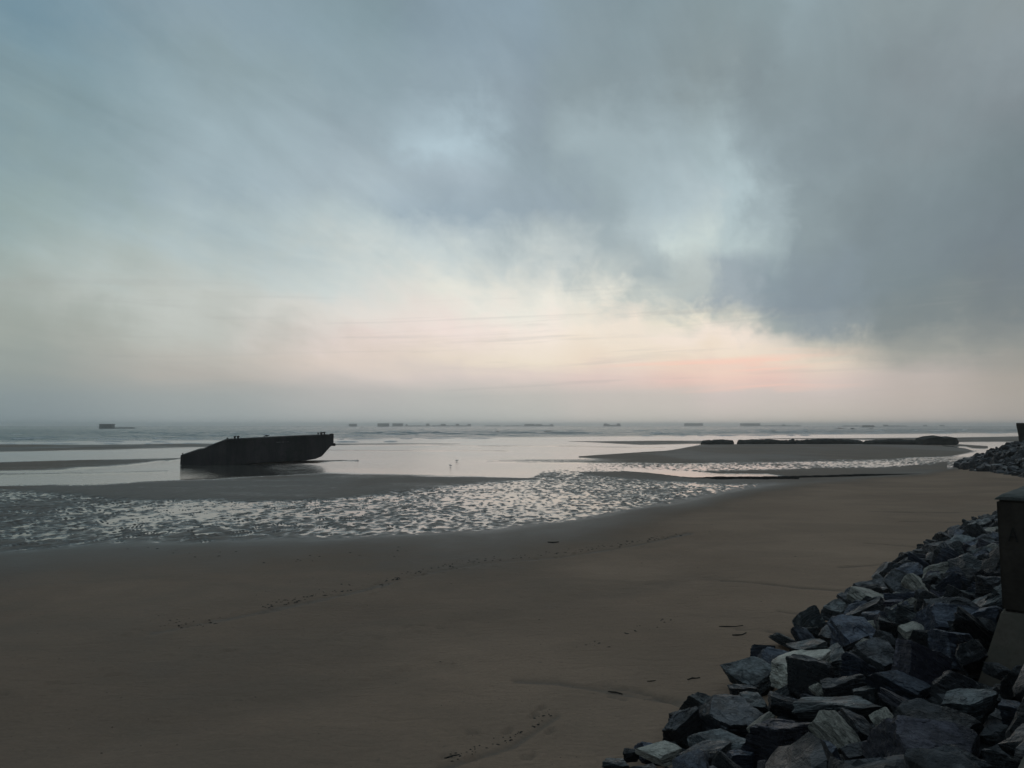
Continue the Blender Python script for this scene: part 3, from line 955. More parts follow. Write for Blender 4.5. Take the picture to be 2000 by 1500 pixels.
# ------------------------------------------------------------------ weed-covered wreck in a line
def lumpy(name, us, tops, base_v, depth, mat, label, cat, group, rough=0.25, seed=0, zb=-0.15):
    """a long low mass with an uneven crest; outline points sit on a line of beach at their own distance"""
    n = len(us)
    N = max(40, int((us[-1] - us[0]) / 1.1))
    uu = np.linspace(us[0], us[-1], N)
    P0 = at_z(us[0], base_v[0], 0.08); P1 = at_z(us[-1], base_v[1], 0.08)
    tops_ = np.interp(uu, us, tops) + (fbm2(uu * .11, uu * 0 + seed, 4, 3, .7) - .45) * 3.0
    K = 20
    V = np.zeros((N, K, 3))
    for i, u in enumerate(uu):
        f_ = i / (N - 1)
        y0 = P0[1] + (P1[1] - P0[1]) * f_
        c = at_y(u, tops_[i], y0)
        h = max(c[2], 0.05)
        endf = min(1.0, (min(i, N - 1 - i) + .6) / 2.2)
        for k in range(K):
            th = math.pi * k / (K - 1)
            yy = y0 - math.cos(th) * depth * 0.5 * (0.55 + 0.45 * endf)
            zz = zb + (h - zb) * (math.sin(th) ** 0.35) * (0.35 + 0.65 * endf if endf < 1 else 1)
            V[i, k] = (c[0] * yy / y0, yy, zz)
    p = V.reshape(-1, 3)
    d = fbm3(p, 1.0, 5, seed, 0.7) - 0.5
    d2 = fbm3(p, 0.35, 3, seed + 50) - 0.5
    keep = (p[:, 2] > zb + 0.02)
    p[:, 2] += keep * (d * rough * 2.0 + d2 * rough * .8)
    p[:, 1] += keep * d * rough * 2.0
    p[:, 0] += keep * d2 * rough * 1.6
    idx = np.arange(N * K).reshape(N, K)
    f = np.stack([idx[:-1, :-1], idx[1:, :-1], idx[1:, 1:], idx[:-1, 1:]], -1).reshape(-1, 4)
    me = mesh_np(name, p, f, False)
    import bmesh
    bm = bmesh.new(); bm.from_mesh(me)
    bmesh.ops.holes_fill(bm, edges=[e for e in bm.edges if e.is_boundary])
    bmesh.ops.recalc_face_normals(bm, faces=bm.faces)
    bm.to_mesh(me); bm.free()
    return tag(add_obj(name, me, mat), label, cat, group)


GW = 'weed covered wreck pieces lying in a row on the sandbar'
lumpy('wreck_piece', [1368, 1371, 1380, 1400, 1420, 1428, 1433.5], [864, 861, 859.8, 858.6, 858, 859.3, 861], (867.3, 867.2), 4.5, M_weed,
      'short dark hump at the left end of the wreck row, apart by a gap', 'wreck', GW, 0.22, 3)
lumpy('wreck_piece', [1438.5, 1442, 1455, 1480, 1500, 1508, 1520, 1536, 1543, 1549, 1554], [863.5, 860, 858.6, 857.8, 857.4, 857.6, 859.5, 859.6, 858.6, 857.2, 859.5],
      (867.0, 866.7), 4.5, M_weed, 'second dark wreck piece from the left, just right of the gap, with a flat hump', 'wreck', GW, 0.22, 9)
lumpy('wreck_piece', [1551, 1556, 1562, 1570, 1585, 1600, 1630, 1655, 1670, 1680, 1687], [859.5, 859, 859.8, 859.2, 857.6, 857.4, 857.5, 857.8, 858.6, 860.5, 864],
      (866.8, 866.4), 4.5, M_weed, 'long dark wreck piece in the middle of the row with a level top', 'wreck', GW, 0.22, 14)
lumpy('wreck_piece', [1684, 1692, 1705, 1730, 1760, 1775, 1790, 1802, 1812], [864, 860.5, 859, 858, 857.6, 858.8, 859, 858, 858],
      (867.2, 868.2), 4.5, M_weed, 'low dark wreck piece leading up to the tilted block at the right end', 'wreck', GW, 0.20, 19)


def tilted_block():
    y = at_z(1830, 869, .08)[1]
    pts = [(1795, 868.8), (1797, 858.5), (1812, 854.5), (1832, 852.6), (1833.5, 855.8), (1846, 855.2), (1859, 854.6), (1862, 857), (1865.5, 865), (1860, 869)]
    P_ = [at_y(u, v, y) for u, v in pts]
    poly = [(p[0], max(p[2], -.1)) for p in P_][::-1]
    o = MB().prism(poly, (0, y - 1.5, 0), (1, 0, 0), (0, 0, 1), (0.4, 4.0, 0.25)).build('wreck_block', M_weed, bevel=0.06)
    tag(o, 'tilted angular dark block, highest piece at the right end of the wreck row', 'wreck', GW)


tilted_block()


# low sand step beside the pink pool, shade painted with the dark driftwood colour
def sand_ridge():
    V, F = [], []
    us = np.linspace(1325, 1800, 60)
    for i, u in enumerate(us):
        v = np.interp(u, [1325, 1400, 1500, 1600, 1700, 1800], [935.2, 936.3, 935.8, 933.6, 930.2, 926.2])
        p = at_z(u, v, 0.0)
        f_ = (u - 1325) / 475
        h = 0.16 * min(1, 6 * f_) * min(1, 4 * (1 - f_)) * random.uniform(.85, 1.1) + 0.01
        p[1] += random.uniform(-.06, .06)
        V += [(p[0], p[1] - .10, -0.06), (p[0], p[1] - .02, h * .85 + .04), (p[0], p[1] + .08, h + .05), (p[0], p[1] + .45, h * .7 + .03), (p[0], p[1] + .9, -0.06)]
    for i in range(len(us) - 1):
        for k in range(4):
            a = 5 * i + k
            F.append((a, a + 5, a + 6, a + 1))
    o = add_obj('shaded_sand_step', mesh_py('shaded_sand_step', V, F, False), M_wood)
    tag(o, 'long thin low sand step beside the pink pool, its shade painted dark', 'sand step')


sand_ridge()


# ------------------------------------------------------------------ harbour remains on the horizon
GC = 'concrete harbour remains standing far out in the sea'


def caisson(u0, u1, vt, vb, label, y=None, kind='box', humps=()):
    y = y or (H * 1500 / max(vb - 829.6, 1.4))
    y = min(y, 3200)
    a = at_y(u0, vt, y); b_ = at_y(u1, vt, y)
    zt = a[2]
    root = bpy.data.objects.new('caisson' if kind == 'box' else 'breakwater_remains', None)
    COL.objects.link(root)
    cx = (a[0] + b_[0]) / 2
    root.location = (cx, y, 0)
    w = (b_[0] - a[0]) / 2
    d = max(6.0, min(w * 0.6, 16))
    if kind == 'box':
        m = MB().box(-w, w, 0, d, -1.0, zt * 0.86, w * 0.02, 0.2)
        n = max(3, int(w / 3.2))
        for i in range(n + 1):                    # buttress ribs down the face
            xx = -w + 2 * w * i / n
            m.box(xx - .25, xx + .25, -0.35, 0.05, -1.0, zt * .84)
        m.build('wall', M_caisson, root)
        MB().box(-w - .4, w + .4, -.6, d + .5, zt * .865, zt).build('deck', M_caisson, root)
    else:
        N = 40
        V = []
        rr = np.random.default_rng(int(u0))
        for i in range(N + 1):
            x_ = -w + 2 * w * i / N
            h = zt * (0.75 + 0.35 * rr.random()) * min(1, (i + .5) / 2, (N - i + .5) / 2)
            V += [(x_, -1.5, -1), (x_, 0, h), (x_, 4, h), (x_, 6, -1)]
        F = []
        for i in range(N):
            for k in range(3):
                q = 4 * i + k
                F.append((q, q + 4, q + 5, q + 1))
        F += [(0, 1, 2, 3), (4 * N, 4 * N + 3, 4 * N + 2, 4 * N + 1)]
        add_obj('ruined_wall', mesh_py('ruined_wall', V, F), M_caisson, root)
    for hu0, hu1, hv in humps:
        p0 = at_y(hu0, hv, y); p1 = at_y(hu1, hv, y)
        x0, x1 = p0[0] - cx, p1[0] - cx
        MB().box(x0, x1, -1, 6, -0.8, p0[2], (x1 - x0) * .08, .4).build('standing_block', M_caisson, root)
    return tag(root, label, 'caisson' if kind == 'box' else 'sea wreck', GC)


caisson(194.5, 219, 828, 837, 'nearest boxy concrete caisson, alone at the far left of the horizon')
caisson(218, 262, 834.8, 837, 'low wrecked rubble trailing right of the lone caisson at far left', y=905, kind='low')
caisson(681.5, 696.5, 827.6, 832.6, 'smallest boxy caisson, above the right end of the pontoon')
caisson(737.5, 759.5, 826.8, 832.8, 'left one of two boxy caissons standing close together')
caisson(766.5, 787, 826.8, 832.5, 'right one of two boxy caissons standing close together')
caisson(790, 921, 830.9, 832.4, 'long low broken breakwater with five standing blocks, right of the paired caissons', y=2300, kind='low',
        humps=((792, 796, 828.2), (832, 839, 827.2), (860, 871, 827.9), (890, 897, 827.5), (913, 920, 827.9)))
caisson(946, 978, 830.6, 832, 'thin low strip of wreck left of centre on the horizon', y=2600, kind='low')
caisson(984, 1021, 830.8, 832, 'thin low strip of wreck just left of the tapering remains', y=2600, kind='low')
caisson(1023, 1082, 830.3, 832, 'tapering low harbour remains with a small block at the right end', y=2400, kind='low',
        humps=((1023, 1045, 828.1), (1045, 1060, 828.7), (1074, 1081, 828.5)))
caisson(1178, 1213, 829.8, 831.9, 'saddle shaped remains with a raised block at each end', y=2300, kind='low',
        humps=((1179, 1186, 827), (1186, 1191, 828.4), (1205, 1212, 826.9)))
caisson(1338, 1373, 826.6, 832, 'long boxy caisson, left of the two long ones right of centre')
caisson(1448, 1485, 826.7, 832, 'long boxy caisson with a low wall trailing to its right')
caisson(1485, 1566, 830.8, 831.9, 'low wall with one small block trailing right of the long caisson', y=2500, kind='low', humps=((1528, 1534, 829),))
caisson(1646, 1710, 831.0, 832.2, 'low line of wreckage behind the flat dark shelf at right', y=2300, kind='low')
caisson(1686, 1708, 830.8, 834.2, 'flat dark wreck shelf standing above the shallows at right', y=1400, kind='low')
caisson(1725, 1774, 831.0, 832.0, 'thin wreck line with a raised left end at right', y=2300, kind='low', humps=((1726, 1735, 829.4),))
caisson(1804, 1811, 830, 831.8, 'tiny wreck stub, left of the two at the far right', y=2300, kind='low')
caisson(1836, 1845, 830.2, 831.8, 'tiny wreck stub, right of the two at the far right', y=2300, kind='low')
for u0, u1, v, lab in ((1634, 1650, 837.3, 'dark low rock in the shallows, leftmost of three'),
                       (1660, 1672, 838.4, 'dark low rock in the shallows, middle of three'),
                       (1696, 1708, 838.6, 'dark low rock in the shallows, rightmost of three')):
    p0 = at_z(u0, v, 0); p1 = at_z(u1, v, 0)
    w = (p1[0] - p0[0]) / 2
    V, F = [], []
    N = 16
    rr = np.random.default_rng(int(u0))
    for i in range(N + 1):
        x_ = -w + 2 * w * i / N
        h = 1.0 * math.sin(math.pi * (i + .2) / (N + .4)) * (0.6 + .6 * rr.random())
        V += [(x_, -1.5, -.3), (x_, -.3, h * .8), (x_, 1.5, h), (x_, 3.5, -.3)]
    for i in range(N):
        for k in range(3):
            q = 4 * i + k
            F.append((q, q + 4, q + 5, q + 1))
    o = add_obj('shoal_rock', mesh_py('shoal_rock', V, F), M_weed)
    o.location = ((p0[0] + p1[0]) / 2, p0[1], 0)
    tag(o, lab, 'rock', 'low rocks in the shallows')


# ------------------------------------------------------------------ birds
def bird(name, u, v, z, size, mat, label, flying=False, at=None):
    p = at_z(u, v, z) if at is None else at
    V, F = [], []
    prof = [(-.5, .02, .02), (-.42, .04, .05), (-.2, .10, .12), (0, .14, .16), (.2, .13, .15), (.32, .08, .13), (.38, .06, .19), (.44, .06, .24), (.52, .04, .24), (.60, .012, .22)]
    m = MB()
    n = 10
    for i, (x_, r_, zc) in enumerate(prof):
        for k in range(n):
            th = 2 * math.pi * k / n
            V.append((x_, r_ * .75 * math.cos(th), zc + .12 + r_ * math.sin(th)))
    for i in range(len(prof) - 1):
        for k in range(n):
            F.append((i * n + k, i * n + (k + 1) % n, (i + 1) * n + (k + 1) % n, (i + 1) * n + k))
    F.append(tuple(range(n))[::-1]); F.append(tuple((len(prof) - 1) * n + k for k in range(n)))
    m.add(V, F)
    m.tube([(0.0, .05, .16), (.02, .05, 0)], .012, 5); m.tube([(0.0, -.05, .16), (.02, -.05, 0)], .012, 5)
    o = m.build(name, mat)
    o.scale = (size, size, size)
    o.location = p
    return tag(o, label, 'bird')


bird('gull', 892, 901, 0.0, .42, M_gull, 'small white gull standing in the pool, farther of two', )
bird('gull', 880, 911, 0.0, .46, M_gull, 'small white gull standing in the pool, nearer of two').rotation_euler = (0, 0, 2.4)
# bird perched on the pontoon deck
bp = at_y(520, 849.6, 84.5)
post = bird('perched_bird', 520, 849, 0, .62, M_gulld, 'small dark bird sitting on the pontoon deck', at=(bp[0], bp[1], at_y(520, 854.0, 84.5)[2]))
post.rotation_euler = (0, 0, .4)

# ------------------------------------------------------------------ seawall
up = (0, 0, 1)


def wall_prism(name, poly_qz, s0, s1, mat, parent=None, bevel=0.02):
    """profile in (q,z) run along the wall from s0 to s1"""
    x0, y0 = xy(s0, 0)
    L = s1 - s0
    return MB().prism(poly_qz, (x0, y0, 0), (NX, NY, 0), up, (TX * L, TY * L, 0)).build(name, mat, parent, bevel=bevel)


prom = bpy.data.objects.new('promenade_wall', None); COL.objects.link(prom)
wall_prism('wall', [(-0.60, 2.45), (-0.62, 1.2), (-0.95, -0.4), (6.0, -0.4), (6.0, 2.45)], -40, 11.6, M_conc2, prom)
wall_prism('coping', [(-0.66, 2.452), (6.0, 2.452), (6.0, 2.6), (-0.66, 2.6)], -40, 11.25, M_conc2, prom)
tag(prom, 'pale concrete wall corner at the bottom right edge of the picture', 'seawall')

butt = bpy.data.objects.new('seawall_buttress', None); COL.objects.link(butt)


def buttress():
    c = at_y(1945, 966, 9.6)
    s0, q0 = sq(c[0], c[1])
    zt = c[2]
    s1 = s0 + 3.2
    q1 = 3.0

    def P3(s_, q_, z_):
        x_, y_ = xy(s_, q_)
        return (x_, y_, z_)
    zb = 1.92
    # upper body, drawn in slightly towards the top
    m = MB()
    v = [P3(s0 - .02, q0 + .03, zb), P3(s1, q0 + .03, zb), P3(s1, q1, zb), P3(s0 - .02, q1, zb),
         P3(s0, q0, zt - .06), P3(s1, q0, zt - .06), P3(s1, q1, zt - .06), P3(s0, q1, zt - .06)]
    m.add(v, [(0, 3, 2, 1), (4, 5, 6, 7), (0, 1, 5, 4), (1, 2, 6, 5), (2, 3, 7, 6), (3, 0, 4, 7)])
    me = m.build('upper_block', M_conc, butt, bevel=0.03)
    # battered foot
    k = .27
    H0 = zb - 0.003
    v = [P3(s0 - .75 * k * 2, q0 - k * H0, 0), P3(s1, q0 - k * H0, 0), P3(s1, q1, 0), P3(s0 - .75 * k * 2, q1, 0),
         P3(s0 - .03, q0 + .02, H0), P3(s1, q0 + .02, H0), P3(s1, q1, H0), P3(s0 - .03, q1, H0)]
    MB().add(v, [(0, 3, 2, 1), (4, 5, 6, 7), (0, 1, 5, 4), (1, 2, 6, 5), (2, 3, 7, 6), (3, 0, 4, 7)]).build('battered_foot', M_conc2, butt, bevel=0.02)
    # coping slab with broken edge
    N = 26
    V, F = [], []
    rr = np.random.default_rng(5)
    for i in range(N + 1):
        for j in range(N + 1):
            s_ = s0 - .015 + (s1 - s0 + .02) * (i / N) ** 1.4
            q_ = q0 - .01 + (q1 - q0) * (j / N) ** 1.4
            e = min(i, j)
            dz_ = (-.05 if e == 0 else -.012 if e == 1 else 0) * (0.6 + .8 * rr.random()) + .012 * rr.random()
            dz_ += (0.035 * (q_ - q0))
            V.append(P3(s_ + (rr.random() - .5) * .02, q_ + (rr.random() - .5) * .02, zt + dz_))
    for i in range(N):
        for j in range(N):
            a = i * (N + 1) + j
            F.append((a, a + N + 1, a + N + 2, a + 1))
    b0 = len(V)
    ring = [i * (N + 1) for i in range(N + 1)] + [N * (N + 1) + j for j in range(1, N + 1)] + [i * (N + 1) + N for i in range(N - 1, -1, -1)] + [j for j in range(N - 1, 0, -1)]
    for r_ in ring:
        V.append((V[r_][0], V[r_][1], zt - .0605))
    for i in range(len(ring)):
        j = (i + 1) % len(ring)
        F.append((ring[i], ring[j], b0 + j, b0 + i))
    MB().add(V, F).build('coping', M_cap, butt)
    # dark letter painted on the end face
    def E(q_, z_, pr=.012):
        f_ = (z_ - zb) / (zt - .06 - zb)
        return P3(s0 - .02 * (1 - f_) - pr, q_, z_)
    # find q, z of the letter from its place in the picture
    d = ray(1979, 1044)
    nrm = np.array([TX, TY, 0]); P0 = np.array([*xy(s0, 0), 0])
    t_ = (P0 - np.array([0, 0, H])) @ nrm / (d @ nrm)
    q3 = np.array([0, 0, H]) + d * t_
    _, qc = sq(q3[0], q3[1]); zc = q3[2]
    h, w, th = .085, .045, .016
    strokes = [((-w, -h), (0, h)), ((w, -h), (0, h)), ((-w * .6, -h * .25), (w * .6, -h * .25))]
    m = MB()
    for (a0, b0_), (a1, b1) in strokes:
        L = math.hypot(a1 - a0, b1 - b0_)
        ox, oz = -(b1 - b0_) / L * th / 2, (a1 - a0) / L * th / 2
        c4s = [(a0 + ox, b0_ + oz), (a0 - ox, b0_ - oz), (a1 - ox, b1 - oz), (a1 + ox, b1 + oz)]
        v = [E(qc + p[0], zc + p[1], .006) for p in c4s] + [E(qc + p[0], zc + p[1], .014 + .001 * len(m.v)) for p in c4s]
        m.add(v, [(0, 1, 2, 3), (4, 5, 6, 7), (0, 1, 5, 4), (1, 2, 6, 5), (2, 3, 7, 6), (3, 0, 4, 7)])
    m.build('painted_letter', M_letter, butt)
    tag(butt, 'dark concrete seawall buttress with pale battered foot at the right edge, near', 'seawall')
    return s0, q0


BS0, BQ0 = buttress()

# wall beyond the buttress, and the far bastion standing in its stones
beyond = bpy.data.objects.new('seawall', None); COL.objects.link(beyond)
wall_prism('wall', [(-0.60, 3.2), (-0.62, 1.2), (-0.95, -0.4), (6.0, -0.4), (6.0, 3.2)], BS0 + 3.25, 75, M_conc, beyond)
tag(beyond, 'concrete seawall running on behind the near buttress', 'seawall')

fb = bpy.data.objects.new('seawall_bastion', None); COL.objects.link(fb)
pA = at_y(1986, 826, 75.0); zt = pA[2]
V = []
x0 = pA[0]
prof = [(0.32, 0.0), (0.18, zt * .45), (0.10, zt * .72), (0.0, zt * .86), (-.06, zt - .35)]
for off_, z_ in prof:
    V.append((off_, z_))
poly = V + [(11, zt - .35), (11, 0)]
MB().prism(poly, (x0, 75, 0), (1, 0, 0), up, (6.4, 9.0, 0)).build('wall', M_conc, fb, bevel=.03)
MB().prism([(-.14, zt - .347), (11.1, zt - .347), (11.1, zt), (-.14, zt)], (x0, 74.9, 0), (1, 0, 0), up, (6.5, 9.2, 0)).build('coping', M_conc, fb, bevel=.02)
tag(fb, 'far dark concrete bastion with flared top rising above the distant rock heap', 'seawall')


# ------------------------------------------------------------------ rocks
def icosphere(level):
    ph = (1 + 5 ** .5) / 2
    v = [(-1, ph, 0), (1, ph, 0), (-1, -ph, 0), (1, -ph, 0), (0, -1, ph), (0, 1, ph), (0, -1, -ph), (0, 1, -ph), (ph, 0, -1), (ph, 0, 1), (-ph, 0, -1), (-ph, 0, 1)]
    f = [(0, 11, 5), (0, 5, 1), (0, 1, 7), (0, 7, 10), (0, 10, 11), (1, 5, 9), (5, 11, 4), (11, 10, 2), (10, 7, 6), (7, 1, 8),
         (3, 9, 4), (3, 4, 2), (3, 2, 6), (3, 6, 8), (3, 8, 9), (4, 9, 5), (2, 4, 11), (6, 2, 10), (8, 6, 7), (9, 8, 1)]
    v = [np.array(q, float) / np.linalg.norm(q) for q in v]
    for _ in range(level):
        mid = {}; nf = []

        def mp(a, b_):
            key = (min(a, b_), max(a, b_))
            if key not in mid:
                q = v[a] + v[b_]
                v.append(q / np.linalg.norm(q)); mid[key] = len(v) - 1
            return mid[key]
        for a, b_, c in f:
            x_, y_, z_ = mp(a, b_), mp(b_, c), mp(c, a)
            nf += [(a, x_, z_), (b_, y_, x_), (c, z_, y_), (x_, y_, z_)]
        f = nf
    return np.array(v), np.array(f, np.int32)


ICO = {l: icosphere(l) for l in (2, 3, 5)}


def rock_mesh(seed, level, slab=.6):
    r_ = np.random.default_rng(seed)
    d, f = ICO[level]
    n = r_.integers(3, 7)
    nr = r_.normal(size=(n, 3)); nr /= np.linalg.norm(nr, axis=1)[:, None]
    # a quarry-broken block: near-parallel cleavage faces above and below, steep joints around
    ang = r_.uniform(0, 2 * math.pi)
    top = np.array([math.cos(ang) * .18, math.sin(ang) * .18, 1.0]); top /= np.linalg.norm(top)
    N = [top, -top]; Hh = [0.95, 0.95]
    base = r_.uniform(0, math.pi)
    for k in range(4):
        a_ = base + k * math.pi / 2 + r_.uniform(-.35, .35)
        w_ = np.array([math.cos(a_), math.sin(a_), r_.uniform(-.35, .35)]); w_ /= np.linalg.norm(w_)
        N.append(w_); Hh.append(r_.uniform(.72, 1.0))
    for k in range(n):
        N.append(nr[k]); Hh.append(r_.uniform(.95, 1.2))
    for k in range(4):                        # knocked-off corners
        w_ = r_.normal(size=3); w_ /= np.linalg.norm(w_)
        N.append(w_); Hh.append(r_.uniform(1.05, 1.25))
    N = np.array(N); Hh = np.array(Hh)
    dd = d @ N.T
    # every broken face is slightly uneven in its own way, so the edges wander
    un = np.stack([fbm3(d * (1 + .13 * k) + 3.7 * k, 1.6, 3, seed + k * 5, .55) - .5 for k in range(len(N))], 1)
    rad = np.where(dd > 1e-3, (Hh + un * .20) / np.maximum(dd, 1e-3), 9).min(1)
    rad = np.minimum(rad, 1.6)
    p = d * rad[:, None]
    asp = np.array([1.0, r_.uniform(.62, .95), slab * r_.uniform(.85, 1.2)])
    if level >= 3:
        # thin cleavage layers, split and stepped here and there
        q_ = p * np.array([.9, .9, 6.0])
        lay = fbm3(q_, 1.0, 3, seed + 3, .5) - .5
        m_ = sstep(.42, .62, fbm3(p, 1.1, 3, seed + 9))
        p = p + d * (lay * (.05 + .16 * m_))[:, None]
        st_ = np.floor(fbm3(p, 1.0, 2, seed + 13) * 5) / 5
        p[:, 2] += np.sign(d[:, 2]) * (st_ - st_.mean()) * .16 * (np.abs(d[:, 2]) > .45)
        nn = fbm3(p, 4.0 if level >= 5 else 2.4, 4, seed + 17, .6) - .5
        p = p + d * (nn * 0.05)[:, None]
    p = p * asp
    p /= np.abs(p[:, 0]).max()
    return p, f


BIG = [rock_mesh(100 + i, 5, [.7, .55, .85, .45, .65, .95][i % 6]) for i in range(14)]
MID = [rock_mesh(300 + i, 3, [.6, .45, .7, .5][i % 4]) for i in range(14)]
LOW = [rock_mesh(500 + i, 2, [.6, .7][i % 2]) for i in range(8)]
_cache = {}


def rock_data(kind, i, tone):
    key = (kind, i, tone)
    if key not in _cache:
        p, f = {'B': BIG, 'M': MID}[kind][i]
        me = mesh_np('rock', p, f, False)
        me.materials.append(ROCK[tone])
        _cache[key] = me
    return _cache[key]


def hit_heap(u, v, fn, lift=0.0):
    d = ray(u, v)
    t_ = 4.0
    while t_ < 140:
        p = d * t_
        z_ = H + p[2]
        g = float(fn(np.array([p[0]]), np.array([p[1]]))[0])
        g = max(g, 0.30) + lift
        if z_ <= g:
            return p[0], p[1], g, t_
        t_ += 0.03
    return None


placed = []


def put_rock(u, v, w, h, tone, label=None, name='boulder', rot=None, kind='B', vi=None, group=None):
    """u,v centre of the visible face; w,h its size in the photograph"""
    hit = hit_heap(u, v + h * .25, heap_near)
    if hit is None:
        return
    x_, y_, z_, dist = hit
    sc = w / 1500 * y_ * 0.56
    k = len(placed)
    me = rock_data(kind, (k * 5 + 3) % 14 if vi is None else vi, tone)
    o = add_obj(name, me)
    hz = h / 1500 * y_ * 0.62
    o.scale = (sc, sc * random.uniform(.85, 1.1), max(hz * 1.25, sc * .45))
    if rot is None:
        rot = random.uniform(-18, 18)
    o.rotation_euler = Euler((R(random.uniform(-6, 26)), R(rot), R(random.uniform(-40, 40))))
    o.location = (x_, y_ + sc * .35, z_ - hz * .15 + (0.13 if tone == 'c' else 0))
    tag(o, label, 'rock', group)
    placed.append((x_, y_ + sc * .35, sc))
    return o


